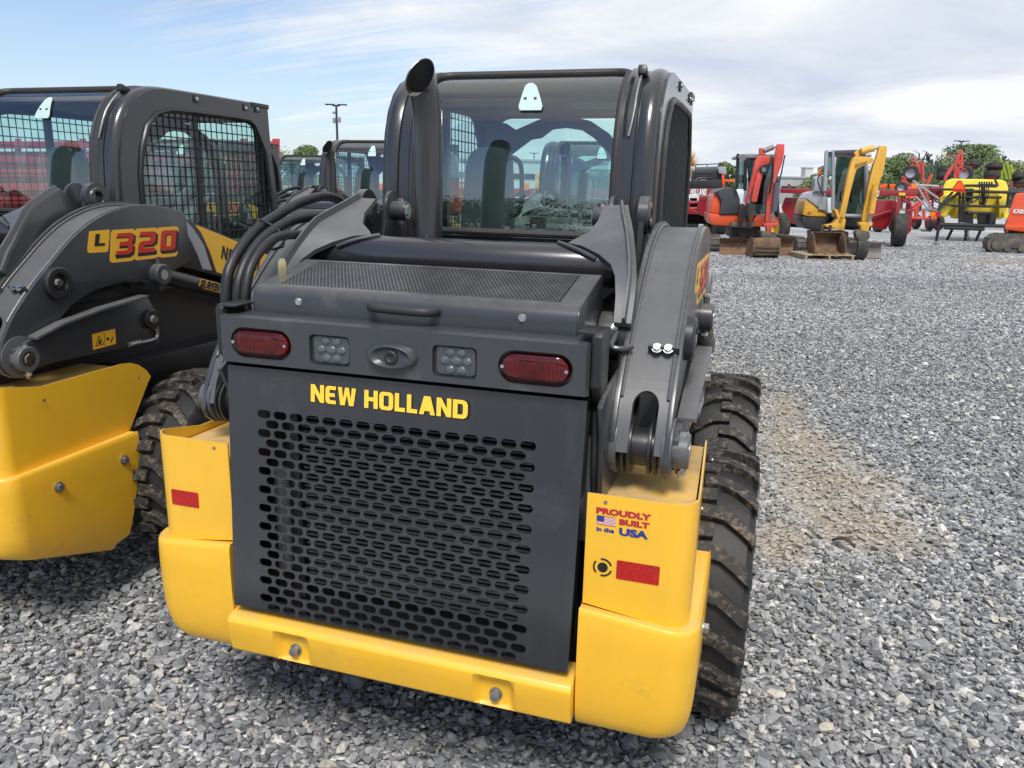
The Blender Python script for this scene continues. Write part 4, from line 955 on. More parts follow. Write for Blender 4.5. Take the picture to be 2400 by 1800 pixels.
def tracks(T, pxs, D, L, W, H, ax):
    side = Vector((ax.y,-ax.x,0))
    for px in pxs:
        c = at(px,500,D); c.z = 0; c += ax*(L/2)
        tr = T.part('track', track(MB(), c, L, W, H, ax, side), TRK); T.part('track_lugs', lugs(MB(), c, L, W, H, ax, side), TRK, parent=tr)
        for sg in (-1,1):
            m = MB(); T.part('track_frame', m.box(c+side*sg*(W/2+.005)+Vector((0,0,H*.5)),(.03,L-H*.95,H*.55),Matrix((side,ax,Vector((0,0,1)))).transposed()), DSTEEL, .01, parent=tr)
            for k in range(4):
                q = c+ax*(-(L-H)/2+(k+.5)*(L-H)/4)+side*sg*(W/2+.02)+Vector((0,0,H*.28)); T.part('track_roller', MB().cyl(q, q+side*sg*.03, .055, n=14), DSTEEL, parent=tr)
def hull_cab(T, ptsF, D, dep, framem, win, zf):
    "cab: frame bars, glass faces, roof"
    pass
# ------------------------------------------------------------------ orange mini excavator
E = Th('mini_excavator', 'orange mini excavator with folded red boom and rusty blade, left of the yellow one', 'excavator', 1755, 20.8); D = 20.8
axo = (-HF*.98+HR*.18).normalized()*-1
tracks(E, [1684, 1815], 20.6, 2.3, .34, .46, axo)
m = MB(); slab(m, [(700,1205),(1050,1200),(1060,1330),(690,1330)], 21.0, 1.2, zA); E.part('undercarriage', m, DSTEEL, .02)
m = MB(); rows = []
for k,(yy,dd) in enumerate(((1338,19.98),(1390,20.10),(1450,20.12),(1500,20.06),(1545,19.92))): rows.append([at(*zA(x,yy),dd) for x in (556,700,900,1100,1300,1440)])
m.loft(rows, False); rows2 = [[p+HF*.04 for p in r_] for r_ in rows]; m.loft(rows2, False)
m.loft([rows[0],rows2[0]],False); m.loft([rows[-1],rows2[-1]],False); m.loft([[r_[0] for r_ in rows],[r_[0] for r_ in rows2]],False); m.loft([[r_[-1] for r_ in rows],[r_[-1] for r_ in rows2]],False); E.part('dozer_blade', m, RUST)
m = MB(); slab(m, [(552,1505),(1432,1518),(1425,1552),(548,1530)], 19.86, .05, zA); E.part('cutting_edge', m, mat('edge_rust',(.26,.125,.055),.7,.2,0,.25,6), .005)
for x in (760,1210): m = MB(); rod(m,(x,1400),(x,1290),20.1,.07,zA,D2=21.2); E.part('blade_arm', m, DSTEEL)
m = MB(); slab(m, [(425,1030),(560,1052),(800,1040),(985,1070),(975,1195),(700,1190),(640,1190),(470,1180),(430,1120)], 20.7, 1.5, zA); E.part('lower_skirt', m, ORANGE, .05)
m = MB(); slab(m, [(970,1068),(1265,1070),(1272,1160),(1240,1205),(965,1200)], 20.6, 1.4, zA); E.part('cab_base', m, ORANGE, .04)
m = MB(); slab(m, [(445,1030),(452,930),(480,790),(520,775),(570,880),(552,1050)], 20.75, 1.3, zA); E.part('rear_cowl', m, ORANGE, .05)
m = MB(); slab(m, [(485,790),(530,752),(620,728),(700,722),(760,755),(800,860),(810,1040),(555,1050),(575,880),(525,790)], 20.65, 1.35, zA); E.part('engine_hood', m, mat('dark_cowl',(.045,.052,.06),.45,0,.1,.1,4), .07, seg=3)
m = MB()
for a,b in (((760,740),(775,330)),((860,760),(870,350)),((1260,1060),(1225,340)),((850,350),(1230,340)),((775,335),(860,350))): rod(m,a,b,20.55,.045,zA)
for a,b in (((760,740),(775,330)),((1255,1060),(1225,340)),((850,350),(1230,340))): rod(m,a,b,21.75,.045,zA)
for p in ((775,330),(1228,340),(865,350),(1255,1060)): rod(m,p,p,20.55,.045,zA,D2=21.75)
E.part('cab_frame', m, BLACK)
m = MB(); slab(m, [(775,345),(805,318),(885,312),(1185,318),(1235,345),(1225,365),(785,365)], 20.5, 1.35, zA); E.part('cab_roof', m, mat('roof_grey',(.23,.24,.25),.5), .03)
m = MB(); slab(m, [(880,375),(1222,368),(1250,1050),(930,1050)], 20.6, .012, zA); E.part('windscreen', m, GLB)
m = MB(); slab(m, [(785,400),(858,395),(852,745),(768,740)], 20.62, .012, zA); E.part('corner_window', m, GLB)
m = MB(); slab(m, [(880,375),(1222,368),(1250,1050),(930,1050)], 21.8, .012, zA); E.part('rear_window', m, GLB)
m = MB(); slab(m,[(1010,640),(1150,640),(1165,930),(1000,930)],21.2,.3,zA); slab(m,[(1040,560),(1120,560),(1130,640),(1030,640)],21.25,.15,zA); E.part('seat', m, SEAT, .04)
m = MB(); slab(m,[(795,345),(855,340),(858,392),(800,392)],20.42,.12,zA); h = E.part('work_light', m, BLACK, .02)
m = MB(); p = at(*zA(828,362),20.41); m.cyl(p,p-HF*.03,.09,n=18); E.part('lamp_lens', m, CLEAR, parent=h)
BRK = mat('greasy_steel',(.045,.038,.03),.6,.2,0,.3,6,.2,30,(.12,.09,.06),6,.5,.7)
for pts in ([(812,940),(850,915),(870,960),(862,1120),(800,1130),(795,1010)],[(905,910),(985,905),(990,1000),(960,1100),(905,1135),(890,1020)]): m = MB(); slab(m, pts, 20.1, .4, zA); E.part('swing_bracket', m, BRK, .02)
m = MB(); rod(m,(800,1060),(985,1050),20.3,.09,zA,14); E.part('bracket_pin', m, BRK)
for a,b in (((850,930),(840,1100)),((880,925),(880,1080))): m = MB(); rod(m,a,b,20.0,.03,zA,8); E.part('hydraulic_hose', m, HOSE)
m = MB(); slab(m, [(700,1150),(990,1140),(960,1215),(690,1205)], 20.3, .8, zA); E.part('slew_ring', m, DSTEEL, .02)
m = MB(); slab(m, [(868,925),(905,770),(955,560),(985,400),(1025,345),(1050,330),(1160,345),(1172,400),(1150,440),(1060,460),(1010,530),(985,640),(940,770),(890,930)], 20.2, .22, zA); E.part('boom', m, REDF, .02)
m = MB(); slab(m, [(940,895),(960,760),(1010,560),(1035,520),(1085,545),(1060,640),(1030,780),(1005,900)], 20.05, .16, zA); E.part('boom_cylinder_guard', m, REDF, .02)
m = MB(); slab(m, [(1045,470),(1120,470),(1125,540),(1070,550),(1040,520)], 20.0, .15, zA); b_ = E.part('boom_light', m, BLACK, .02)
m = MB(); p = at(*zA(1088,508),19.99); m.cyl(p,p-HF*.02,.06,n=14); E.part('lamp_lens', m, CLEAR, parent=b_)
m = MB(); slab(m, [(1040,245),(1070,235),(1085,300),(1140,330),(1045,325)], 20.2, .2, zA); E.part('boom_head', m, REDF, .015)
m = MB(); rod(m,(1085,280),(1205,232),20.25,.07,zA,14); E.part('stick_cylinder', m, mat('dusty_grey',(.20,.19,.18),.6,.2,0,.2,6)); m = MB(); rod(m,(1205,232),(1262,222),20.25,.03,zA,10); E.part('cylinder_rod', m, STEEL)
m = MB(); slab(m, [(1258,192),(1342,195),(1338,300),(1315,420),(1250,600),(1205,740),(1185,960),(1160,1180),(1108,1180),(1120,960),(1140,740),(1180,620),(1215,430),(1235,290)], 20.05, .18, zA); E.part('stick', m, REDF, .02)
for a,b in (((1345,330),(1300,560)),((1300,560),(1255,700))): m = MB(); rod(m,a,b,20.0,.018,zA); E.part('hydraulic_hose', m, HOSE)
for off in (0,14): m = MB(); m.tube(smooth_path([at(*zA(1175+off,330),20.0),at(*zA(1190+off,420),19.95),at(*zA(1185+off,600),19.95),at(*zA(1150+off,800),19.95)],4),.016,7); E.part('hydraulic_hose', m, HOSE)
m = MB(); rod(m,(1250,660),(1215,1010),19.98,.075,zA,14); E.part('bucket_cylinder', m, mat('grey_cyl',(.09,.095,.11),.4)); m = MB(); rod(m,(1205,1010),(1185,1150),19.98,.03,zA); E.part('cylinder_rod', m, STEEL)
m = MB(); slab(m, [(1085,1160),(1260,1155),(1258,1190),(1180,1200),(1160,1330),(1130,1330),(1120,1200),(1088,1190)], 19.8, .22, zA); E.part('bucket_link', m, REDF, .015)
m = MB(); slab(m, [(1060,1260),(1100,1250),(1220,1300),(1215,1380),(1095,1390),(1065,1340)], 19.5, .4, zA); E.part('bucket_ears', m, DSTEEL, .02)
def bucket(T, zf, x0, x1, y0, y1, D, m_, name='bucket'):
    "closed side up: curved back sheet with side plates"
    prof = [(0,0),(-.05,-.16),(-.03,-.34),(.06,-.50),(.22,-.60),(.40,-.62),(.44,-.55),(.30,-.50),(.16,-.42),(.08,-.30),(.06,-.15),(.10,0)]
    a = at(*zf(x0,y0),D); b = at(*zf(x1,y0),D); bot = at(*zf(x0,y1),D); k = (a.z-bot.z)/.62; sd = (b-a); mm = MB(); rings = []
    for t_ in (0,1): rings.append([a+sd*t_+HF*(u*k)+Vector((0,0,h*k)) for u,h in prof])
    mm.loft(rings, True, True, True); return T.part(name, mm, m_, .01)
bk = bucket(E, zA, 985, 1290, 1335, 1590, 18.95, RUST)
for x in (965,1278):
    m = MB(); a = at(*zA(x,1345),18.95); P = [(0,0),(-.06,-.14),(-.06,-.34),(.03,-.48),(.2,-.57),(.42,-.6),(.62,-.42),(.5,-.1),(.25,.03)]; q = [a+HF*u+Vector((0,0,h)) for u,h in P]; n_ = len(q)
    m.add(q+[p+HR*.03 for p in q],[tuple(range(n_)),tuple(range(2*n_-1,n_-1,-1))]+[(i,n_+i,n_+(i+1)%n_,(i+1)%n_) for i in range(n_)]); E.part('side_cutter', m, RUST, parent=bk)
for k in range(3): m = MB(); slab(m,[(990,1440+k*45),(1288,1445+k*45),(1288,1455+k*45),(990,1450+k*45)],18.90-k*.005,.02,zA); E.part('wear_strip', m, DSTEEL, parent=bk)
# ------------------------------------------------------------------ yellow and silver excavator
Y = Th('mini_excavator', 'yellow and silver mini excavator with folded yellow boom beside the rusty bucket', 'excavator', 1945, 20.6); 
tracks(Y, [1890, 2015], 20.2, 2.1, .30, .46, axo)
m = MB(); slab(m,[(1690,1260),(2120,1260),(2120,1390),(1700,1380)],20.7,1.0,zA); Y.part('undercarriage', m, DSTEEL, .02)
m = MB(); rows = [[at(*zB(x,y),d) for x in (-370,-200,0,200,445)] for y,d in ((1395,19.6),(1450,19.72),(1510,19.72),(1580,19.5))]; rw = [[p+HF*.04 for p in r_] for r_ in rows]
m.loft(rows,False); m.loft(rw,False); m.loft([rows[0],rw[0]],False); m.loft([rows[-1],rw[-1]],False); m.loft([[r_[0] for r_ in rows],[r_[0] for r_ in rw]],False); m.loft([[r_[-1] for r_ in rows],[r_[-1] for r_ in rw]],False); Y.part('dozer_blade', m, mat('grey_blade',(.20,.185,.165),.7,.2,0,.25,5,.1,30,(.13,.09,.06),5,.5,.7))
m = MB(); slab(m,[(1560,1065),(1620,1075),(1850,1078),(1900,1085),(1910,1230),(1700,1250),(1600,1225),(1558,1160)],20.7,1.5,zA); Y.part('counterweight', m, mat('cw_black',(.035,.037,.04),.5,0,.1,.15,5), .05)
m = MB(); slab(m,[(1562,1055),(1575,970),(1600,880),(1630,850),(1700,930),(1780,1000),(1850,1040),(1850,1078),(1620,1072)],20.68,1.4,zA); Y.part('yellow_cowl', m, EYEL, .03)
m = MB(); slab(m,[(1612,860),(1665,790),(1740,770),(1830,775),(1865,860),(1870,1040),(1780,995),(1700,925)],20.64,1.4,zA); cw = Y.part('silver_cowl', m, SILV, .03)
m = MB(); slab(m,[(1752,840),(1848,838),(1852,1000),(1755,990)],20.62,.03,zA); Y.part('cowl_hatch', m, mat('silver_hatch',(.40,.42,.45),.35,.2,.2), .01, parent=cw)
t_ = text_mb('35', .11, .004, .002, shear=.2); p = at(*zA(1640,1038),20.6); bas = Matrix((HR,Vector((0,0,1)),-HF)).transposed().to_4x4(); Y.part('lettering', t_.xf(Matrix.Translation(p) @ bas), mat('dark_red_print',(.30,.02,.02),.5), fixn=False)
m = MB(); slab(m,[(1705,610),(1730,585),(1800,580),(1838,600),(1842,760),(1830,775),(1690,768),(1712,690)],20.55,.35,zA); Y.part('mirror_shroud', m, SILV, .06)
m = MB(); p = at(*zA(1765,575),20.7); m.lathe([(.06,0),(.06,.05),(.05,.13),(.03,.16),(.001,.165)],p,(0,0,1),14); Y.part('beacon', m, AMBER)
m = MB()
for a,b in (((1830,760),(1850,290)),((1935,300),(1930,1000)),((1960,330),(2390,330)),((2330,1050),(2330,340)),((1920,1060),(2300,1070))): rod(m,a,b,20.4,.05,zA)
for a,b in (((1850,290),(1940,285)),((2310,1050),(2310,340)),((1850,300),(1840,760))): rod(m,a,b,21.7,.05,zA)
for p in ((1850,290),(1940,290),(2325,340),(2325,1050),(1935,1000)): rod(m,p,p,20.4,.05,zA,D2=21.7)
Y.part('cab_frame', m, SILV)
m = MB(); slab(m,[(1858,300),(1930,298),(1915,580),(1842,620)],20.42,.01,zA); Y.part('corner_window', m, GLB)
m = MB(); slab(m,[(1970,350),(2325,345),(2325,1040),(1935,1040),(1930,900)],20.45,.01,zA); Y.part('windscreen', m, GLB)
m = MB(); slab(m,[(1970,350),(2315,345),(2315,1040),(1935,1040)],21.72,.01,zA); Y.part('rear_window', m, GLB)
m = MB(); slab(m,[(1960,270),(2200,262),(2330,275),(2335,325),(1965,328)],20.3,1.45,zA); Y.part('cab_roof', m, mat('roof_dark',(.06,.06,.075),.4), .04)
m = MB(); slab(m,[(2030,560),(2150,560),(2170,900),(2010,900)],21.2,.25,zA); Y.part('seat', m, SEAT, .05)
m = MB(); slab(m,[(1930,1040),(2330,1045),(2330,1200),(1940,1180)],20.5,1.3,zA); Y.part('cab_base', m, BLACK, .03)
m = MB(); slab(m,[(1840,1180),(1930,1165),(1990,1100),(1945,990),(1985,985),(2010,1060),(2065,1080),(2090,1120),(2065,1250),(1960,1230),(1845,1200)],19.9,.4,zA); Y.part('swing_post', m, EYEL, .03)
m = MB(); slab(m,[(-90,1160),(-20,880),(30,600),(85,400),(120,350),(200,345),(340,360),(352,395),(330,420),(210,470),(150,500),(120,580),(60,820),(0,1090),(-40,1170)],19.9,.22,zB); bo = Y.part('boom', m, EYEL, .02)
t_, w_ = block_text('NEW HOLLAND', .085, 1.05, .12, .1, .004); a, b = at(*zB(130,462),19.88), at(*zB(268,420),19.88); ang = math.atan2((b-a).z,(b-a).dot(HR)); k_ = (b-a).length/w_
Y.part('lettering', t_.xf(Matrix.Translation((a+b)/2) @ Matrix((HR,HF,Vector((0,0,1)))).transposed().to_4x4() @ Matrix.Rotation(-ang,4,'Y') @ Matrix.Diagonal((k_,1,1,1))), mat('faded_print',(.24,.17,.06),.6), parent=bo)
m = MB(); slab(m,[(120,300),(165,270),(185,340),(130,355)],19.95,.18,zB); Y.part('boom_head', m, EYEL, .015)
m = MB(); rod(m,(195,285),(350,245),19.95,.085,zB,14); Y.part('stick_cylinder', m, EYEL); m = MB(); rod(m,(350,250),(430,235),19.95,.035,zB); Y.part('cylinder_rod', m, STEEL)
m = MB(); slab(m,[(425,215),(512,218),(515,260),(480,500),(430,640),(380,860),(330,1060),(290,1150),(205,1150),(215,1060),(260,860),(300,640),(350,450),(390,350)],19.85,.2,zB); Y.part('stick', m, EYEL, .02)
m = MB(); rod(m,(375,690),(320,1040),19.7,.08,zB,14); Y.part('bucket_cylinder', m, EYEL); m = MB(); rod(m,(320,1040),(290,1150),19.7,.035,zB); Y.part('cylinder_rod', m, STEEL)
m = MB(); slab(m,[(170,1145),(345,1150),(330,1190),(300,1200),(290,1270),(200,1270),(195,1190),(170,1175)],19.5,.25,zB); Y.part('bucket_link', m, EYEL, .02)
m = MB(); slab(m,[(130,1270),(160,1230),(300,1260),(310,1330),(250,1400),(180,1380),(140,1330)],19.3,.3,zB); Y.part('quick_coupler', m, DSTEEL, .02)
bucket(Y, zB, 165, 300, 1375, 1620, 18.9, mat('dark_bucket',(.045,.043,.042),.55,.3,0,.2,5,.1,30,(.11,.10,.09),5,.5,.7))
for pts in ([(-300,560),(-330,640),(-290,760),(-250,830)],[(235,760),(175,780),(165,860),(190,960),(210,985)]): m = MB(); m.tube(smooth_path([at(*zB(*p),19.9) for p in pts],4),.017,7); Y.part('hydraulic_hose', m, HOSE)
# rusty bucket and pallets
P = Th('wooden_pallet', 'weathered wooden pallet on the gravel under the rusty bucket', 'pallet', 1955, 18.5)
pa, pb = gnd(*zA(1580,1600)), gnd(*zB(120,1612)); pd = (pb-pa).normalized(); pn = Vector((-pd.y,pd.x,0)); L = (pb-pa).length; bs = Matrix((pd,pn,Vector((0,0,1)))).transposed()
for k in range(6): P.part('plank', MB().box(pa+pd*(L/2)+pn*(.06+k*.2)+Vector((0,0,.125)),(L,.13,.022),bs), WOOD, .002)
for k in range(3): P.part('stringer', MB().box(pa+pd*(.05+k*(L-.1)/2)+pn*.55+Vector((0,0,.065)),(.05,1.1,.09),bs), WOOD, .002)
for k in range(2): P.part('plank', MB().box(pa+pd*(L/2)+pn*(.06+k*1.0)+Vector((0,0,.011)),(L,.1,.02),bs), WOOD, .002)
B = Th('digging_bucket', 'rusty empty digging bucket with four teeth lying on the wooden pallet', 'bucket', 1955, 18.7); zp = .137
c0 = pa+pd*.30+pn*.15+Vector((0,0,zp)); Wb = .80
bprof = [(.02,.0),(.30,.0),(.50,.06),(.60,.20),(.60,.38),(.50,.50),(.36,.55)]; inner = [(.05,.018),(.30,.02),(.48,.075),(.575,.205),(.575,.37),(.48,.48),(.36,.53)]
m = MB(); rings = [[c0+pd*(t_*Wb)+pn*u+Vector((0,0,h)) for u,h in bprof+inner[::-1]] for t_ in (0,1)]; bsh = B.part('bucket_shell', m.loft(rings,True,True,True), RUST, .004)
for t_ in (0,Wb):
    m = MB(); q = [c0+pd*t_+pn*u+Vector((0,0,h)) for u,h in [(-.02,0),(.3,0),(.5,.06),(.6,.2),(.6,.38),(.5,.5),(.36,.56),(.16,.46),(.02,.2)]]; n_ = len(q)
    m.add(q+[p+pd*.025 for p in q],[tuple(range(n_)),tuple(range(2*n_-1,n_-1,-1))]+[(i,n_+i,n_+(i+1)%n_,(i+1)%n_) for i in range(n_)]); B.part('side_plate', m, RUST, .003, parent=None)
for k in range(4): B.part('tooth', MB().box(c0+pd*(.08+k*(Wb-.13)/3)+pn*-.05+Vector((0,0,.02)),(.07,.15,.035),bs), mat('bright_rust',(.36,.17,.07),.7,.2,0,.2,8), .008)
for k in (.3,.55): B.part('hanger_ear', MB().box(c0+pd*Wb*k/.85+pn*.42+Vector((0,0,.62)),(.035,.16,.2),bs), RUST, .02)
# ------------------------------------------------------------------ red mowers behind
def text_on(T, txt, a, b, D, m_, h, parent=None, zf=zA):
    t_, w_ = block_text(txt, h, 1.05, .12, 0, .006); A_, B_ = at(*zf(*a),D), at(*zf(*b),D); an = math.atan2((B_-A_).z,(B_-A_).dot(HR)); k_ = (B_-A_).length/w_
    return T.part('lettering', t_.xf(Matrix.Translation((A_+B_)/2) @ Matrix((HR,HF,Vector((0,0,1)))).transposed().to_4x4() @ Matrix.Rotation(-an,4,'Y') @ Matrix.Diagonal((k_,1,1,1))), m_, parent=parent)
def wheel(T, c, r, w_, ax, rim, name='wheel'):
    wh = T.part(name, MB().lathe([(r*.55,-w_*.42),(r*.62,-w_*.5),(r*.85,-w_*.5),(r*.97,-w_*.38),(r,-w_*.2),(r,w_*.2),(r*.97,w_*.38),(r*.85,w_*.5),(r*.62,w_*.5),(r*.55,w_*.42)],c,ax,32), RTYRE)
    T.part('rim', MB().lathe([(r*.6,-w_*.44),(r*.5,-w_*.2),(r*.2,-w_*.1),(.01,-w_*.1)],c,ax,24).lathe([(r*.6,w_*.44),(r*.5,w_*.2),(r*.2,w_*.1),(.01,w_*.1)],c,ax,24), rim, parent=wh); return wh
M1 = Th('mower_conditioner', 'dark red hay mower with white lettered beam behind the orange excavator', 'mower', 1640, 26); D = 26
beam = M1.part('beam', slab(MB(),[(-60,738),(720,738),(720,800),(-60,808)],25.5,.35,zA), MRED, .02); text_on(M1,'NEW HOLLAND',(92,777),(394,776),25.48,WHITE,.2,parent=beam)
for pts,nm in (([(120,850),(175,835),(190,980),(260,1000),(300,1050),(130,1040)],'left_shield'),([(300,840),(360,820),(470,830),(480,1070),(440,1085),(310,1060),(285,960)],'hood'),([(-80,860),(100,850),(120,1060),(-80,1050)],'curtain_frame')): M1.part(nm, slab(MB(),pts,25.4,.9,zA), MRED, .03)
M1.part('roller_bar', rod(MB(),(180,905),(290,905),25.6,.06,zA), MRED); M1.part('shield_frame', rod(MB(),(175,980),(300,975),25.5,.05,zA), MRED)
M1.part('swath_gate', slab(MB(),[(190,850),(280,850),(275,960),(200,960)],25.9,.3,zA), BLACK)
M1.part('under_shadow', slab(MB(),[(-80,1040),(480,1060),(470,1170),(-80,1160)],25.9,.8,zA), DARK)  # near-black block standing in for the shade beneath the red hoods
M1.part('hydraulic_line', rod(MB(),(330,832),(475,815),25.3,.02,zA), mat('tan_hose',(.25,.18,.09),.6))
for px in (-40, 440): c = at(*zA(px,1080),26.6); c.z = .4; wheel(M1, c, .40, .3, HR, YEL)
M2 = Th('mower_conditioner', 'dark red hay mower with large yellow rimmed wheel behind the yellow excavator', 'mower', 2040, 24.8); D = 25.2
b2 = M2.part('beam', slab(MB(),[(1280,735),(1690,738),(2200,745),(2480,752),(2945,762),(2945,828),(2480,822),(1290,790)],25.0,.3,zA), MRED, .02)
text_on(M2,'NEW HOLLAND',(2240,790),(2488,797),24.98,WHITE,.2,parent=b2)
M2.part('yellow_placard', slab(MB(),[(2730,785),(2810,787),(2808,820),(2730,818)],24.97,.01,zA), YEL); M2.part('reflector_strip', slab(MB(),[(2810,828),(2920,830),(2920,855),(2810,852)],24.95,.01,zA), SMV)
M2.part('left_hopper', slab(MB(),[(1345,840),(1620,850),(1700,1000),(1600,1190),(1420,1160),(1340,1090),(1300,960)],25.3,1.1,zA), MRED, .05)
M2.part('left_panel', slab(MB(),[(1505,870),(1610,870),(1600,1010),(1510,1015)],25.2,.04,zA), mat('panel_dark',(.05,.04,.04),.5), .01)
M2.part('right_hopper', slab(MB(),[(2400,870),(2700,875),(2715,960),(2640,1130),(2570,1240),(2400,1210),(2390,1050)],25.1,1.1,zA), MRED, .05)
M2.part('hopper_rib', rod(MB(),(2395,1080),(2705,980),25.0,.03,zA), MRED)
M2.part('wheel_arm', slab(MB(),[(2720,830),(2760,840),(2740,1020),(2690,1180),(2640,1200),(2680,1040)],24.7,.25,zA), MRED, .03)
for a,b in (((2760,860),(2850,920)),((2850,840),(2880,1000)),((2820,1010),(2900,980))): M2.part('brace', rod(MB(),a,b,24.8,.035,zA), MRED)
M2.part('side_frame', slab(MB(),[(2820,900),(2880,890),(2900,1000),(2880,1250),(2830,1300),(2790,1250)],24.9,.2,zA), MRED, .03)
M2.part('under_shadow', slab(MB(),[(1300,1080),(1600,1180),(2000,1150),(2400,1200),(2380,1250),(1330,1200)],25.8,.8,zA), DARK)  # shade below the hoppers, modelled as a near-black slab
c = at(*zA(2730,1290),24.5); c.z = .54; wheel(M2, c, .54, .42, (HR*.93-HF*.37).normalized(), YEL)
c = at(*zA(1280,1170),25.2); c.z = .50; wheel(M2, c, .50, .34, (HR*.97+HF*.2).normalized(), YEL)
M2.part('mirror', slab(MB(),[(1375,680),(1415,680),(1418,715),(1378,718)],25.0,.06,zA), MRED, .02); M2.part('mirror_stalk', rod(MB(),(1395,715),(1395,745),25.0,.02,zA), BLACK)
# black machine above the left mower, yellow brush
K = Th('forage_harvester', 'black machine with louvred hood and rails rising behind the red mower', 'harvester', 1655, 29); 
K.part('body', slab(MB(),[(215,520),(620,505),(640,620),(610,740),(200,740),(205,600)],29,1.8,zA), mat('matte_black',(.022,.023,.026),.5,0,.1,.15,3), .05)
K.part('upper_hood', slab(MB(),[(260,475),(540,465),(570,520),(240,525)],29.2,1.5,zA), mat('grey_hood',(.10,.11,.115),.5), .04)
for k in range(4): K.part('louvre', slab(MB(),[(265,540+k*18),(475,535+k*18),(475,545+k*18),(265,550+k*18)],28.95,.04,zA), mat('louvre',(.05,.05,.055),.4))
for a,b in (((260,500),(262,445)),((262,445),(560,435)),((560,435),(590,440)),((590,440),(592,520)),((400,470),(400,440)),((540,520),(560,435))): K.part('rail', rod(MB(),a,b,28.9,.018,zA,6), BLACK)
m = MB(); m.tube([at(*zA(*p),28.7) for p in ((215,670),(300,610),(440,605),(520,690),(500,735))],.04,8); K.part('hose_arch', m, BLACK)
m = MB(); m.tube(smooth_path([at(*zA(*p),28.65) for p in ((270,690),(300,650),(360,640),(420,650),(450,690))],4),.05,8); K.part('intake_ring', m, mat('greyring',(.13,.13,.13),.5))
K.part('side_panel', slab(MB(),[(535,470),(630,470),(635,570),(540,550)],28.8,.2,zA), mat('pale_grey',(.30,.33,.36),.4), .03)
K.part('orange_post', slab(MB(),[(580,565),(608,570),(615,720),(590,725)],28.6,.15,zA), SMV, .01); K.part('orange_rail', slab(MB(),[(615,625),(740,628),(740,652),(615,650)],28.7,.1,zA), SMV, .01)
K.part('rear_beam', slab(MB(),[(150,640),(560,625),(640,700),(640,740),(150,745)],28.6,.3,zA), BLACK, .02)
for px in (230,600): c = at(*zA(px,760),29.6); c.z = .6; wheel(K, c, .6, .45, HR, BLACK)
K2 = Th('sweeper_brush', 'yellow bristle brush standing beside the dark cab guard', 'brush', 1615, 31)
m = MB(); c = at(*zA(165,480),31); g_ = random.Random(3)
for i in range(420):
    d = Vector((g_.gauss(0,1),g_.gauss(0,1),g_.gauss(0,1))).normalized(); p = c+Vector((d.x*.2,d.y*.2,d.z*.2)); q = c+Vector((d.x*.75,d.y*.6,d.z*.85))*g_.uniform(.7,1); s_ = Vector((-d.y,d.x,.1)).normalized()*.02; m.add([p-s_,p+s_,q],[(0,1,2)])
K2.part('bristles', m, mat('bristle',(.62,.36,.05),.6), fixn=False); m = MB(); b0 = c.copy(); b0.z = 0; m.cyl(b0,c,.07,n=12); K2.part('stand', m, BLACK)
# ------------------------------------------------------------------ sprayer
S = Th('field_sprayer', 'yellow tank sprayer on black frame with orange slow moving triangle', 'sprayer', 2290, 28.6); D = 28.6
S.part('tank', slab(MB(),[(1195,715),(1215,660),(1260,625),(1330,615),(1900,628),(1960,650),(1985,720),(1985,1060),(1900,1110),(1300,1100),(1205,1000)],28.9,1.4,zB), TANK, .12, seg=3)
S.part('front_tank', slab(MB(),[(1150,850),(1200,815),(1300,800),(1370,800),(1375,940),(1280,1000),(1240,1075),(1190,1085),(1160,1060)],28.4,.8,zB), TANK, .06, seg=3)
S.part('side_tank', slab(MB(),[(1870,800),(1985,790),(1985,960),(1930,1080),(1870,1100),(1875,960)],28.5,.8,zB), TANK, .05, seg=3)
S.part('tank_core', slab(MB(),[(1375,790),(1870,790),(1860,1090),(1380,1090)],28.9,.9,zB), TANK, .03)
S.part('spray_box', slab(MB(),[(1930,1030),(2020,1030),(2010,1095),(1935,1095)],28.3,.3,zB), TANK, .02)
S.part('tank_strap', slab(MB(),[(1815,625),(1840,625),(1875,700),(1850,700)],28.88,.02,zB), BLACK)
for a,b,r_ in (((1140,745),(1560,750),.045),((1460,700),(1640,700),.05),((1640,700),(1850,700),.06),((1480,770),(2150,785),.06),((1420,840),(1900,845),.05),((1300,945),(2020,955),.05),((1150,1170),(1990,1195),.07),((1395,790),(1395,1150),.05),((1440,700),(1440,1000),.05),((1680,700),(1690,950),.06),((1990,800),(1970,960),.05),((1130,1000),(1400,770),.06),((1310,780),(1140,960),.05),((1560,830),(1440,1000),.04),((1780,1020),(1760,1190),.05),((1430,950),(1395,1150),.03),((1490,1030),(1790,1030),.05),((1210,1210),(1690,1230),.07),((1280,1235),(1440,1170),.04),((2080,790),(1970,960),.04)):
    S.part('frame_bar', rod(MB(),a,b,28.2,r_,zB), BLACK)
for a,b in (((1145,1180),(1110,1380)),((1310,1220),(1240,1360)),((1660,1220),(1590,1375)),((1480,1230),(1460,1370))):
    q = gnd(*zB(*b)); p = at(*zB(*a),(q-CAM).dot(HF)/DS); S.part('support_leg', MB().cyl(p,q,.055,n=10), BLACK)
for k in range(6): S.part('valve', slab(MB(),[(1625+k*30,650),(1645+k*30,650),(1648+k*30,690),(1622+k*30,690)],28.1,.08,zB), BLACK, .01)
S.part('valve_rail', slab(MB(),[(1580,690),(1850,695),(1840,725),(1590,720)],28.1,.12,zB), BLACK, .01)
for k in range(6):
    x = 1635+k*22; m = MB(); m.tube(smooth_path([at(*zB(x,720),28.1),at(*zB(x+5,790),28.05),at(*zB(x-10,850),28.1),at(*zB(1640+k*12,930),28.2)],3),.018,6); S.part('spray_hose', m, HOSE)
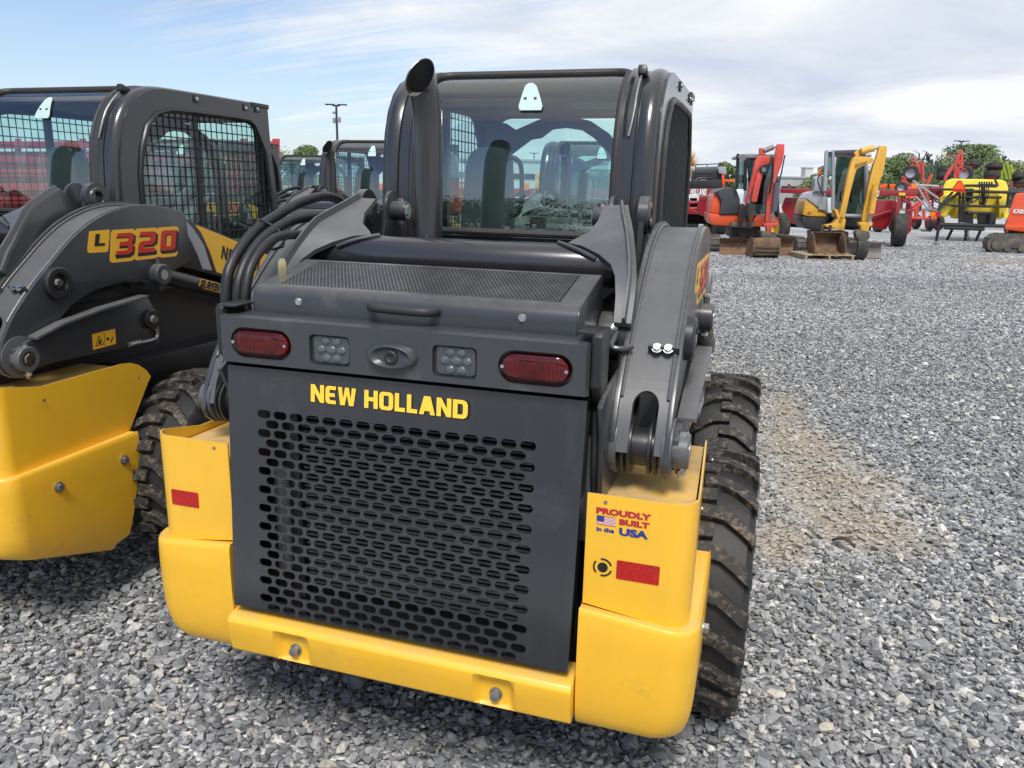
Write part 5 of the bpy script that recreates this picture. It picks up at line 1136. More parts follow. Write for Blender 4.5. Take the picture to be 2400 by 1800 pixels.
m = MB(); m.tube(smooth_path([at(*zB(*p),28.0) for p in ((1090,885),(1200,925),(1400,940),(1560,900),(1660,820))],4),.03,8); S.part('boom_hose', m, HOSE)
tr = S.part('warning_triangle', slab(MB(),[(1375,640),(1415,640),(1472,740),(1455,782),(1315,775),(1296,745)],27.95,.02,zB), SMVB); S.part('triangle_face', slab(MB(),[(1385,655),(1408,655),(1450,735),(1440,745),(1325,742),(1318,735)],27.93,.015,zB), SMV, parent=tr)
for a,b in (((870,690),(1050,985)),((855,830),(1040,1000)),((830,640),(1140,860)),((820,690),(1140,705)),((1050,700),(1140,710))): S.part('boom_strut', rod(MB(),a,b,28.0,.035,zB), mat('galvanised',(.45,.46,.48),.4,.6,0,.1,10))
for k in range(7): S.part('boom_lattice', rod(MB(),(890+k*30,800+k*28),(950+k*26,770+k*34),28.1,.02,zB), BLACK)
for a,b in (((1040,1080),(995,1250)),((925,1248),(1050,1252)),((960,1130),(1130,1140)),((1020,1010),(1170,1025))): S.part('boom_stand', rod(MB(),a,b,27.9,.025,zB), BLACK)
for p,mt in (((1062,1048),AMBER),((1125,1048),REDP),((835,705),AMBER)): q = at(*zB(*p),27.85); S.part('marker_light', MB().cyl(q,q-HF*.05,.10,n=16), mt)
for pts,nm in (([(1400,1010),(1560,1010),(1560,1160),(1410,1150)],'pump_box'),([(1600,1020),(1850,1030),(1830,1170),(1610,1165)],'control_box'),([(1460,760),(1560,760),(1550,900),(1470,900)],'filter_box')): S.part(nm, slab(MB(),pts,28.3,.5,zB), BLACK, .03)
for k in range(4): S.part('drain_hose', rod(MB(),(1450+k*18,1230),(1470+k*14,1365),28.2,.012,zB,5), HOSE)
# ------------------------------------------------------------------ folded rakes and tedders
def tree_bars(T, bars, D, r_, m_, nm='frame_bar'):
    for a,b in bars: T.part(nm, rod(MB(),a,b,D,r_,zB,7), m_)
Rk = Th('hay_tedder', 'red hay tedder folded upright left of the yellow tank, wheels raised', 'hay tedder', 2150, 33)
tree_bars(Rk,[((940,410),(945,660)),((905,440),(880,560)),((860,380),(900,520)),((830,500),(880,460)),((700,590),(760,680)),((690,640),(800,690)),((780,600),(720,720)),((960,700),(980,800)),((850,370),(870,470)),((980,800),(1090,1100)),((820,960),(880,910)),((860,960),(860,1090)),((960,1000),(960,1095)),((800,1090),(1110,1105)),((815,1000),(960,900)),((1060,560),(1000,680))],33,.07,REDF)
tree_bars(Rk,[((940,400),(1000,290)),((900,390),(905,305))],33,.03,BLACK,'tine_arm')
tree_bars(Rk,[((905,305),(835,260)),((905,310),(830,285)),((1000,290),(945,265)),((1000,300),(945,282)),((855,350),(770,318)),((1100,380),(1210,345))],33,.010,mat('tine',(.3,.3,.3),.5),'tine')
for p,r_ in (((800,550),.36),((685,725),.26)): c = at(*zB(*p),33); wheel(Rk, c, r_, .3, (HR*.5+HF*.86).normalized(), SILV)
m = MB(); m.tube([at(*zB(850+35*math.cos(a*.5),620+30*math.sin(a*.5)),32.9) for a in range(13)],.03,6); Rk.part('hose_coil', m, HOSE)
Rk2 = Th('hay_tedder', 'red hay tedder folded upright behind the yellow sprayer tank, topmost arm tall', 'hay tedder', 2245, 34)
tree_bars(Rk2,[((1340,450),(1340,610)),((1415,270),(1345,420)),((1415,270),(1418,460)),((1390,330),(1330,470)),((1375,480),(1375,610)),((1310,470),(1240,560)),((1240,560),(1210,650)),((1300,490),(1220,610)),((1400,470),(1470,530)),((1340,420),(1430,440)),((1370,400),(1430,500))],34,.07,REDF)
tree_bars(Rk2,[((1440,300),(1540,260)),((1430,330),(1520,290)),((1430,360),(1500,330))],34,.010,mat('tine'),'tine')
c = at(*zB(1450,560),34); wheel(Rk2, c, .38, .26, (HR*.6+HF*.8).normalized(), SILV)
g_ = random.Random(11)
for T_,cx_,cy_,D_ in ((Rk,880,480,33),(Rk2,1380,400,34)):
    for i in range(26):
        x_, y_ = cx_+g_.uniform(-110,110), cy_+g_.uniform(-120,200); an = g_.uniform(0,6.28); L_ = g_.uniform(25,75)
        T_.part('tine', rod(MB(),(x_,y_),(x_+L_*math.cos(an),y_+L_*math.sin(an)),D_+g_.uniform(-.6,.6),.016,zB,5), mat('tine') if i % 2 else REDF)
Rk3 = Th('hay_rake', 'dark green folded rake with black tyres lifted, between the two red tedders', 'hay rake', 2195, 36)
tree_bars(Rk3,[((1000,420),(980,660)),((1060,380),(1050,660)),((1110,400),(1090,640)),((1130,420),(1140,560)),((1000,500),(1110,450)),((1060,440),(980,560)),((1120,560),(1060,660))],36,.06,DGRN)
for pts in ([(1000,400),(1000,340),(1020,310)],[(1025,420),(1025,350),(1060,325)]): m = MB(); m.tube(smooth_path([at(*zB(*p),36) for p in pts],3),.05,7); Rk3.part('curved_arm', m, BLACK)
for p in ((1220,515),(1200,575)): c = at(*zB(*p),36); wheel(Rk3, c, .36, .3, (Vector((0,0,1))*.95+HF*.3).normalized(), BLACK)
Rk4 = Th('hay_rake', 'lime green folded rake with red hubbed tyres lifted at the right', 'hay rake', 2335, 35)
tree_bars(Rk4,[((1890,370),(1900,620)),((1910,440),(1960,620)),((1960,420),(2010,620)),((1930,440),(1850,540)),((1880,520),(1820,600)),((1500,470),(1540,600)),((1530,450),(1490,520)),((2010,450),(2040,600))],35,.08,GRN)
m = MB(); m.tube(smooth_path([at(*zB(*p),35) for p in ((1925,390),(1925,365),(1960,350))],3),.06,7); Rk4.part('curved_arm', m, BLACK)
for p in ((1550,440),(1820,470),(1785,575),(2105,590),(2145,665)): c = at(*zB(*p),35); wheel(Rk4, c, .34, .28, (Vector((0,0,1))*.93+HF*.3+HR*.1).normalized(), REDF)
Rk5 = Th('orange_hay_machine', 'low orange machine seen between the red mower and the tedder', 'hay machine', 2090, 34)
Rk5.part('bonnet', slab(MB(),[(420,690),(520,685),(700,680),(710,735),(430,735)],34,1.2,zB), SMV, .05); Rk5.part('black_band', slab(MB(),[(520,685),(545,685),(545,735),(520,735)],33.95,.03,zB), BLACK)
for x in (460,660): c = at(*zB(x,800),34.3); c.z = .42; wheel(Rk5, c, .42, .3, HR, BLACK)
for i,(x0_,x1_,y0_,y1_,D_,mt,lab) in enumerate(((720,960,700,860,38,REDF,'distant red implement frames below the left tedder'),(1040,1220,690,900,37,MRED,'dark red implement left of the sprayer tank'),(1990,2300,690,1010,33,BLACK,'black boom rack between the sprayer and the right edge'),(2020,2400,640,720,39,REDF,'red implement under the lime rake at the right'))):
    T_ = Th('farm_implement', lab, 'implement', zB((x0_+x1_)/2,0)[0], D_); gq = random.Random(70+i)
    T_.part('tool_bar', rod(MB(),(x0_,lerp(y0_,y1_,.25)),(x1_,lerp(y0_,y1_,.22)),D_,.10,zB,8), mt); T_.part('tool_bar', rod(MB(),(x0_,lerp(y0_,y1_,.75)),(x1_,lerp(y0_,y1_,.72)),D_+.8,.10,zB,8), mt)
    for k in range(16):
        x_ = gq.uniform(x0_,x1_); T_.part('tool_arm', rod(MB(),(x_,gq.uniform(y0_,lerp(y0_,y1_,.4))),(x_+gq.uniform(-45,45),gq.uniform(lerp(y0_,y1_,.6),y1_)),D_+gq.uniform(-.3,.8),gq.choice((.025,.04,.06)),zB,7), gq.choice((mt,mt,mt,BLACK,STEEL)))
    for k in range(3): x_ = lerp(x0_,x1_,(k+.5)/3); T_.part('tool_box', slab(MB(),[(x_-22,lerp(y0_,y1_,.3)),(x_+18,lerp(y0_,y1_,.28)),(x_+20,lerp(y0_,y1_,.6)),(x_-20,lerp(y0_,y1_,.62))],D_+.2,.5,zB), mt, .03)
    for sg in (.2,.8):
        q = at(*zB(lerp(x0_,x1_,sg),y1_),D_+.4); q.z = .36; wheel(T_, q, .36, .24, HR, REDF)
        t0_ = at(*zB(lerp(x0_,x1_,sg),lerp(y0_,y1_,.73)),D_+.4); T_.part('wheel_leg', MB().cyl(q, t0_, .05, n=8), mt)
# ------------------------------------------------------------------ right hand orange excavator
X = Th('compact_excavator', 'orange compact excavator cut off by the right edge, long rubber track', 'excavator', 2420, 23.5)
X.part('engine_cowl', slab(MB(),[(1955,1170),(1975,1100),(2050,850),(2075,800),(2110,790),(2900,760),(2900,1250),(2180,1262),(1950,1230)],23.2,1.6,zB), ORANGE, .06, seg=3)
X.part('dark_hood', slab(MB(),[(2085,800),(2120,765),(2900,740),(2900,790),(2100,800)],23.3,1.4,zB), mat('dark_cowl'), .04)
X.part('lower_band', slab(MB(),[(1948,1180),(2900,1170),(2900,1255),(2160,1262),(1946,1235)],23.1,1.7,zB), ORANGE, .03)
X.part('belly', slab(MB(),[(1980,1240),(2900,1240),(2900,1340),(2000,1330)],23.6,1.2,zB), DSTEEL, .02)
tt = text_mb('KX057', .17, .004, .002, shear=.15); p = at(*zB(2135,1015),23.15); X.part('lettering', tt.xf(Matrix.Translation(p) @ bas), WHITE, fixn=False)
c = gnd(*zB(1800,1520)); sd = HR; trc = c+HR*1.35+HF*.3; trc.z = 0
tx = (HR*.985-HF*.17).normalized(); ts = Vector((tx.y,-tx.x,0))
tr = X.part('track', track(MB(), trc, 2.7, .42, .56, tx, ts), TRK); X.part('track_lugs', lugs(MB(), trc, 2.7, .42, .56, tx, ts), TRK, parent=tr)
X.part('track_frame', MB().box(trc+ts*.22+Vector((0,0,.30)),(.06,2.0,.28),Matrix((ts,tx,Vector((0,0,1)))).transposed()), DSTEEL, .02, parent=tr)
for k in range(5): q = trc+tx*(-.8+k*.4)+ts*.22+Vector((0,0,.14)); X.part('track_roller', MB().cyl(q,q+ts*.06,.09,n=16), DSTEEL, parent=tr)
for k in (-1.05,1.05): q = trc+tx*k+ts*.2+Vector((0,0,.28)); X.part('sprocket', MB().cyl(q,q+ts*.06,.2,n=20), DSTEEL, parent=tr)
# ------------------------------------------------------------------ red machinery seen through the left cab, and beyond the second row
H = Th('slatted_wagon', 'red slatted hay wagon seen through the glass of the left loader', 'wagon', 120, 13.5); D = 13.5
x0_, x1_, yt, yb = -420, 640, 325, 560
for k in range(8): y_ = lerp(yt+6, yb, k/7); H.part('side_rail', slab(MB(),[(x0_,y_),(x1_,y_),(x1_,y_+17),(x0_,y_+17)],13.4+.02*(k%2),.05), mat('wagon_red',(.36,.018,.022),.45,0,.2,.2,4), .004)
for k in range(15): x_ = lerp(x0_,x1_,k/14); H.part('stake', slab(MB(),[(x_,yt),(x_+16,yt),(x_+16,yb+20),(x_,yb+20)],13.5,.07), mat('wagon_red'), .004)
H.part('load_bed', slab(MB(),[(x0_,yb),(x1_,yb),(x1_,yb+22),(x0_,yb+22)],13.4,2.2), MRED, .02); H.part('back_board', slab(MB(),[(x0_,yt+30),(x1_,yt+30),(x1_,yb),(x0_,yb)],15.3,.05), mat('wagon_dark',(.15,.012,.015),.5,0,0,.3,2))
for px in (-200,480):
    for dd in (13.7,15.2): c = at(px,500,dd); c.z = .38; wheel(H, c, .38, .22, HF, YEL)
G = Th('mower_conditioner', 'low dark red mower seen far off through the cab windows', 'mower', 1200, 24)
G.part('beam', slab(MB(),[(1000,438),(1520,446),(1520,466),(1000,458)],24,.35), MRED, .02); G.part('hood', slab(MB(),[(1010,462),(1330,466),(1320,505),(1020,500)],24.1,1.0), MRED, .04); G.part('right_hood', slab(MB(),[(1360,466),(1510,470),(1500,508),(1370,505)],24.1,1.0), MRED, .04)
for px in (1060,1300,1470): c = at(px,500,24.6); c.z = .45; wheel(G, c, .45, .3, HR, YEL)
G.part('amber_lamp', slab(MB(),[(1222,428),(1240,428),(1240,446),(1222,446)],23.9,.1), AMBER, .01)
V = Th('yellow_tractor', 'small yellow cab machine far off beyond the second row', 'tractor', 1262, 32)
V.part('cab_roof', slab(MB(),[(1258,405),(1300,400),(1302,410),(1256,416)],32,1.3), EYEL, .03); V.part('bonnet', slab(MB(),[(1254,424),(1310,420),(1310,440),(1256,442)],31.9,1.4), EYEL, .04)
for a,b in (((1262,412),(1258,445)),((1298,408),(1296,440))): V.part('cab_post', rod(MB(),a,b,32,.04), EYEL)
V.part('cab_glass', slab(MB(),[(1264,412),(1296,408),(1296,424),(1262,426)],32.1,.02), GLB)
for px in (1265,1300): c = at(px,470,32.3); c.z = .55; wheel(V, c, .55, .35, HR, EYEL)
O2 = Th('orange_tractor', 'orange machine glimpsed between the second row cabs on the left', 'tractor', 870, 22)
O2.part('bonnet', slab(MB(),[(835,428),(900,430),(900,446),(836,444)],22,1.5), SMV, .04); O2.part('body', slab(MB(),[(830,444),(905,446),(905,478),(832,476)],22.1,1.4), mat('dark_cowl'), .04); O2.part('red_cab', slab(MB(),[(760,440),(800,442),(800,470),(762,468)],21.8,1.0), REDF, .03)
for px in (840,895): c = at(px,480,22.3); c.z = .5; wheel(O2, c, .5, .35, HR, SMV)
# ------------------------------------------------------------------ lamp posts and buildings
POLE = mat('pole_bronze',(.045,.042,.040),.5,.3)
def lamp(px, pt, D, lab, cams=True):
    T = Th('lamp_post', lab, 'lamp post', px, D, 'yard lamp posts'); top = at(px,pt,D); b = top.copy(); b.z = 0
    T.part('pole', MB().cyl(b,top,.10,.07,n=12), POLE); T.part('base', MB().cyl(b,b+Vector((0,0,.7)),.28,n=16), mat('concrete',(.36,.35,.33),.9,0,0,.15,3), .03)
    for sg in (-1,1): T.part('lamp_head', MB().box(top+HR*sg*.42+Vector((0,0,.02)),(.62,.28,.08),Matrix((HR,HF,Vector((0,0,1)))).transposed()), POLE, .02)
    T.part('cross_arm', MB().box(top+Vector((0,0,-.04)),(.5,.1,.1),Matrix((HR,HF,Vector((0,0,1)))).transposed()), POLE)
    if cams:
        for dz,sg in ((-.95,1),(-1.0,-1),(-.5,-1)): T.part('camera_box', MB().box(top+HR*sg*.16+Vector((0,0,dz)),(.2,.25,.34 if dz < -.6 else .14),Matrix((HR,HF,Vector((0,0,1)))).transposed()), mat('cam_grey',(.22,.22,.22),.5), .02)
lamp(788,246,52,'twin headed lamp post with camera boxes left of the exhaust'); lamp(1252,359,108,'twin headed lamp post seen through the front cab window',False); lamp(2254,331,75,'twin headed lamp post above the red tedder at the right',False)
def building(lab, px0, px1, pt, D, dep, wall, roofm, win):
    T = Th('warehouse', lab, 'building', (px0+px1)/2, D); a = at(px0,500,D); b = at(px1,500,D); a.z = b.z = 0; hgt = at((px0+px1)/2,pt,D).z
    ax = (b-a).normalized(); nb = Vector((-ax.y,ax.x,0)); L = (b-a).length; Bs = Matrix((ax,nb,Vector((0,0,1)))).transposed(); c = (a+b)/2
    w_ = T.part('wall', MB().box(c+nb*dep/2+Vector((0,0,hgt/2)),(L,dep,hgt),Bs), wall); T.part('roof', MB().box(c+nb*dep/2+Vector((0,0,hgt+.12)),(L+.4,dep+.4,.24),Bs), roofm)
    for i in range(win):
        p = a+ax*(L*(i+.5)/win)+Vector((0,0,hgt*.62)); f_ = T.part('window', MB().box(p-nb*.03,(L/win*.8,.1,hgt*.16),Bs), mat('win_frame',(.3,.3,.3),.5)); T.part('pane', MB().box(p-nb*.09,(L/win*.74,.03,hgt*.13),Bs), mat('pane_dark',(.03,.04,.05),.08,0,.5), parent=f_)
    for i in range(int(L/1.6)): T.part('wall_seam', MB().box(a+ax*(.8+i*1.6)-nb*.02+Vector((0,0,hgt/2)),(.08,.06,hgt*.98),Bs), wall)
    for i in range(2): T.part('dock_door', MB().box(a+ax*(L*(.3+.4*i))-nb*.05+Vector((0,0,hgt*.22)),(3.2,.12,hgt*.44),Bs), mat('dock_grey',(.30,.31,.32),.6))
BW = mat('cladding_grey',(.46,.48,.50),.6,0,0,.05,.4); BR = mat('roof_metal',(.36,.38,.40),.5,.2)
building('long pale grey warehouse beyond the yard seen through the cab window', 960, 1420, 377, 95, 26, BW, BR, 14)
building('low grey shed roof between the two excavators', 1822, 1905, 417, 120, 20, mat('shed_grey',(.33,.34,.34),.7,0,0,.06,.4), BR, 4)
building('small pale square tower block on the skyline between the excavators', 1877, 1894, 394, 190, 3, mat('tower_white',(.50,.50,.48),.7), BR, 1)
# ------------------------------------------------------------------ trees
BARK = mat('bark',(.09,.07,.055),.9,0,0,.3,6)
def leafmat(name, c1, c2):
    m = bpy.data.materials.new(name); m.use_nodes = True; t = m.node_tree; P = t.nodes['Principled BSDF']; P.inputs['Roughness'].default_value = .6; P.inputs['Transmission Weight'].default_value = 0
    ge = t.nodes.new('ShaderNodeNewGeometry'); r_ = t.nodes.new('ShaderNodeValToRGB'); r_.color_ramp.elements[0].color = (*c1,1); r_.color_ramp.elements[1].color = (*c2,1); t.links.new(ge.outputs['Random Per Island'], r_.inputs[0]); t.links.new(r_.outputs[0], P.inputs['Base Color']); return m
LEAF = leafmat('leaf_green',(.06,.095,.03),(.14,.20,.065)); LEAF2 = leafmat('leaf_pale',(.10,.135,.045),(.21,.255,.10))
def tree(base, h, w_, lab, leaf=LEAF, n=2600, seed=1, open_=.0, group=None):
    g_ = np.random.default_rng(seed); T = thing('broadleaf_tree', lab, 'tree', base, 0, group)
    m = MB(); m.tube([(0,0,0),(.05*w_*.2,0,h*.25),(0,.03*w_,h*.5),(0,0,h*.8)],.05,8,True,radii=[h*.035,h*.028,h*.02,h*.006])
    rr = random.Random(seed); cl = []
    for i in range(16):
        a = rr.uniform(0,6.28); r_ = w_/2*math.sqrt(rr.uniform(.05,.85)); zz_ = h*rr.uniform(.30,.90); k = 1-max(0,(zz_/h-.62))/.42; r_ *= max(.25,k); p = Vector((r_*math.cos(a),r_*math.sin(a),zz_)); cl.append((p, w_*rr.uniform(.15,.25)))
        m.tube([(0,0,h*rr.uniform(.2,.45)),(p.x*.5,p.y*.5,p.z*.8),tuple(p)],.02,5,False,radii=[h*.014,h*.009,h*.003])
    tr = m.build('trunk', BARK, T)
    V = []; ctr = np.array([[*p] for p,_ in cl]); rad = np.array([q for _,q in cl]); ix = g_.integers(0,len(cl),n)
    d = g_.normal(0,1,(n,3)); d /= np.linalg.norm(d,axis=1)[:,None]; rrr = rad[ix]*(.55+.5*g_.uniform(0,1,n)**.5)*(1+.25*g_.normal(0,1,n)*open_); pos = ctr[ix]+d*rrr[:,None]*np.array([1.1,1.1,.85]); pos[:,2] = np.clip(pos[:,2],h*.16,h*1.02)
    u = g_.normal(0,1,(n,3)); u /= np.linalg.norm(u,axis=1)[:,None]; v = np.cross(u,d); v /= np.linalg.norm(v,axis=1)[:,None]+1e-9; s_ = (h*.0165*g_.uniform(.6,1.5,n))[:,None]
    vs_ = np.stack([pos-u*s_*1.3,pos-v*s_*.8,pos+u*s_*1.3,pos+v*s_*.8],1).reshape(-1,3); me = bpy.data.meshes.new('crown'); me.from_pydata(vs_.tolist(),[],[(4*i,4*i+1,4*i+2,4*i+3) for i in range(n)]); me.materials.append(leaf); link('crown', me, T); return T
def ptree(px, pt, D, wpx, lab, **k):
    top = at(px,pt,D); b = top.copy(); b.z = 0; w_ = 1.45*wpx/FPX*D*DS; k['n'] = int(k.get('n',2600)*2.0); return tree(b, top.z, w_, lab, **k)
ptree(2085,372,95,70,'round green tree above the yellow excavator arm',n=3200,seed=3,group='trees behind the yard'); ptree(2128,363,100,75,'taller green tree behind the left red tedder',n=3600,seed=4,group='trees behind the yard')
ptree(2290,345,105,130,'largest broad dark green tree behind the sprayer',n=6500,seed=5,group='trees behind the yard'); ptree(2225,372,92,60,'smaller pale tree between the two tedders',leaf=LEAF2,n=2200,seed=6,open_=.8,group='trees behind the yard')
ptree(2375,378,98,80,'pale green tree at the right edge behind the lime rake',leaf=LEAF2,n=3000,seed=7,group='trees behind the yard'); ptree(1711,373,85,44,'small dark tree just left of the orange excavator cab',n=2600,seed=8,group='trees behind the yard')
ptree(1905,402,88,40,'low bushy tree in front of the grey shed',leaf=LEAF2,n=1800,seed=9,group='trees behind the yard'); ptree(1928,386,90,36,'narrow dark tree left of the silver cab',n=1800,seed=10,group='trees behind the yard')
ptree(712,341,75,54,'leafy green treetop above the farthest loader cab',n=3000,seed=11,group='trees behind the yard'); ptree(652,346,80,40,'thin sparse treetop beside the left loader cab',leaf=LEAF2,n=700,seed=12,open_=1.2,group='trees behind the yard')
ptree(1400,400,85,90,'dark tree seen through the right half of the cab window',n=3000,seed=13,group='trees behind the yard'); ptree(1460,395,92,70,'second dark tree behind the front cab right post',n=2400,seed=14,group='trees behind the yard')
for i,(px,pt,wp,lab) in enumerate(((2058,392,60,'low green tree left of the row above the yellow excavator'),(2170,388,80,'low wide tree filling the gap behind the left tedder'),(2262,380,70,'dark tree directly behind the tall red tedder'),(2335,372,70,'leafy tree right of the largest tree'),(2215,398,90,'low hedge like tree behind the dark green rake'),(2395,390,70,'last low tree against the right edge'),(1670,398,40,'low tree top over the black harvester'))):
    ptree(px,pt,84+3*i,wp,lab,leaf=LEAF if i % 2 else LEAF2,n=2600,seed=60+i,group='trees behind the yard')
for i in range(7):   # the tree line behind the photographer, mirrored in glass and paint
    tree(Vector((-24+i*9+random.uniform(-2,2), -52+random.uniform(-5,5), 0)), random.uniform(7,11), random.uniform(9,12), 'tree %s of the line behind the camera, only mirrored in the loader paint' % ['one','two','three','four','five','six','seven'][i], n=5000, seed=40+i, group='trees behind the camera')

# a curled dead leaf and two weeds on the gravel
m = MB(); rows = []
for i in range(7):
    t_ = i/6; w_ = .022*math.sin(math.pi*min(.98,max(.04,t_)))+.001; a = lerp(-.055,.055,t_); h = .022*math.sin(math.pi*t_); rows.append([(a,-w_,h+.012),(a,0,h),(a,w_,h+.012)])
lf = m.loft(rows,False).build('fallen_leaf', mat('dead_leaf',(.045,.018,.012),.6,0,0,.3,60), fixn=False); p = gnd(1975,1286); lf.location = (p.x,p.y,.02); lf.rotation_euler = (0,0,R(-25)); tag(lf,'curled dark brown leaf lying on the dirt patch','leaf')
def weed(px, py, s_, lab):
    g_ = random.Random(int(px)); p = gnd(px,py); T = thing('weed', lab, 'weed', (p.x,p.y,0), 0); m = MB()
    for i in range(26):
        a = g_.uniform(0,6.28); L_ = s_*g_.uniform(.4,1); e = g_.uniform(.3,1.1); d = Vector((math.cos(a)*math.cos(e),math.sin(a)*math.cos(e),math.sin(e))); q = Vector((-math.sin(a),math.cos(a),0))*s_*.09; b0 = Vector((g_.gauss(0,s_*.25),g_.gauss(0,s_*.25),0))
        m.add([b0,b0+d*L_*.6-q,b0+d*L_+Vector((0,0,-.1*L_)),b0+d*L_*.6+q],[(0,1,2,3)])
    m.build('leaves', mat('weed_green',(.12,.19,.03),.6,0,0,.2,9), T, fixn=False)
weed(2192,574,.16,'small green weed growing in the gravel near the sprayer legs'); weed(2265,1176,.035,'tiny green sprout among the stones right of the dirt patch')
# ------------------------------------------------------------------ ground
def groundmat():
    m = bpy.data.materials.new('gravel_ground'); m.use_nodes = True; t = m.node_tree; P = t.nodes['Principled BSDF']; P.inputs['Roughness'].default_value = .9
    no = lambda ty: t.nodes.new(ty); lk = t.links.new
    co = no('ShaderNodeTexCoord').outputs['Object']
    v = no('ShaderNodeTexVoronoi'); v.inputs['Scale'].default_value = 44; lk(co, v.inputs['Vector'])
    r_ = no('ShaderNodeValToRGB'); e = r_.color_ramp.elements
    e[0].color = (.16,.167,.178,1); e[1].color = (.68,.68,.67,1); k = e.new(.45); k.color = (.31,.318,.33,1); k = e.new(.8); k.color = (.46,.465,.47,1)
    sp = no('ShaderNodeSeparateColor'); lk(v.outputs['Color'], sp.inputs[0]); lk(sp.outputs[0], r_.inputs[0])
    n1 = no('ShaderNodeTexNoise'); n1.inputs['Scale'].default_value = .30; n1.inputs['Detail'].default_value = 6; lk(co, n1.inputs['Vector'])
    dk = no('ShaderNodeValToRGB'); dk.color_ramp.elements[0].position = .35; dk.color_ramp.elements[0].color = (.85,.85,.86,1); dk.color_ramp.elements[1].position = .68; dk.color_ramp.elements[1].color = (1.25,1.24,1.22,1); lk(n1.outputs[0], dk.inputs[0])
    mu = no('ShaderNodeMix'); mu.data_type = 'RGBA'; mu.blend_type = 'MULTIPLY'; mu.inputs['Factor'].default_value = 1; lk(r_.outputs[0], mu.inputs['A']); lk(dk.outputs[0], mu.inputs['B'])
    mp = no('ShaderNodeMapping'); mp.inputs['Rotation'].default_value = (0,0,R(-12)); mp.inputs['Scale'].default_value = (.05,.42,1); lk(co, mp.inputs[0])
    n3 = no('ShaderNodeTexNoise'); n3.inputs['Scale'].default_value = 1.0; n3.inputs['Detail'].default_value = 5; lk(mp.outputs[0], n3.inputs['Vector'])
    lane = no('ShaderNodeValToRGB'); lane.color_ramp.elements[0].position = .42; lane.color_ramp.elements[0].color = (.95,.95,.96,1); lane.color_ramp.elements[1].position = .66; lane.color_ramp.elements[1].color = (1.5,1.48,1.45,1); lk(n3.outputs[0], lane.inputs[0])
    mu2 = no('ShaderNodeMix'); mu2.data_type = 'RGBA'; mu2.blend_type = 'MULTIPLY'; mu2.inputs['Factor'].default_value = 1; lk(mu.outputs['Result'], mu2.inputs['A']); lk(lane.outputs[0], mu2.inputs['B']); mu = mu2
    br = dirt_mask(t, co)
    mb_ = no('ShaderNodeMix'); mb_.data_type = 'RGBA'; lk(br, mb_.inputs['Factor']); lk(mu.outputs['Result'], mb_.inputs['A'])
    n2 = no('ShaderNodeTexNoise'); n2.inputs['Scale'].default_value = 30; n2.inputs['Detail'].default_value = 8; lk(co, n2.inputs['Vector'])
    d2 = no('ShaderNodeValToRGB'); d2.color_ramp.elements[0].color = (.20,.168,.13,1); d2.color_ramp.elements[1].color = (.46,.40,.32,1); d2.color_ramp.elements[0].position = .3; d2.color_ramp.elements[1].position = .7; lk(n2.outputs[0], d2.inputs[0])
    lk(d2.outputs[0], mb_.inputs['B']); lk(mb_.outputs['Result'], P.inputs['Base Color'])
    b = no('ShaderNodeBump'); b.inputs['Strength'].default_value = .9; b.inputs['Distance'].default_value = .03; lk(v.outputs['Distance'], b.inputs['Height']); b.invert = True; lk(b.outputs[0], P.inputs['Normal'])
    return m
DIRT = [(1.16,3.7,.38,.8),(1.32,3.0,.52,.7),(1.40,2.45,.42,.45),(1.05,2.05,.18,.40),(1.10,4.6,.18,.6),(7.0,22,1.8,1.0)]
def dirt_mask(t, co):
    no = lambda ty: t.nodes.new(ty); lk = t.links.new
    nz = no('ShaderNodeTexNoise'); nz.inputs['Scale'].default_value = 2.0; nz.inputs['Detail'].default_value = 8; nz.inputs['Roughness'].default_value = .65; lk(co, nz.inputs['Vector'])
    acc = None
    for (x, y, rx, ry) in DIRT:
        mp = no('ShaderNodeMapping'); mp.inputs['Location'].default_value = (-x/rx, -y/ry, 0); mp.inputs['Scale'].default_value = (1/rx, 1/ry, 0); lk(co, mp.inputs[0])
        ln = no('ShaderNodeVectorMath'); ln.operation = 'LENGTH'; lk(mp.outputs[0], ln.inputs[0])
        mr = no('ShaderNodeMapRange'); mr.inputs[1].default_value = 1.25; mr.inputs[2].default_value = .0; mr.inputs[3].default_value = 0; mr.inputs[4].default_value = 1; lk(ln.outputs['Value'], mr.inputs[0])
        if acc is None: acc = mr.outputs[0]
        else:
            a = no('ShaderNodeMath'); a.operation = 'MAXIMUM'; lk(acc, a.inputs[0]); lk(mr.outputs[0], a.inputs[1]); acc = a.outputs[0]
    s_ = no('ShaderNodeMath'); s_.operation = 'MULTIPLY_ADD'; s_.inputs[1].default_value = 1.0; s_.inputs[2].default_value = -.55; lk(nz.outputs[0], s_.inputs[0])
    a = no('ShaderNodeMath'); a.operation = 'ADD'; lk(acc, a.inputs[0]); lk(s_.outputs[0], a.inputs[1])
    m2 = no('ShaderNodeMapRange'); m2.inputs[1].default_value = .12; m2.inputs[2].default_value = .72; lk(a.outputs[0], m2.inputs[0])
    return m2.outputs[0]
g = MB(); g.add([(-1500,-1500,-.004),(1500,-1500,-.004),(1500,1500,-.004),(-1500,1500,-.004)],[(0,1,2,3)])
go = g.build('ground', groundmat(), fixn=False); go['kind'] = 'structure'
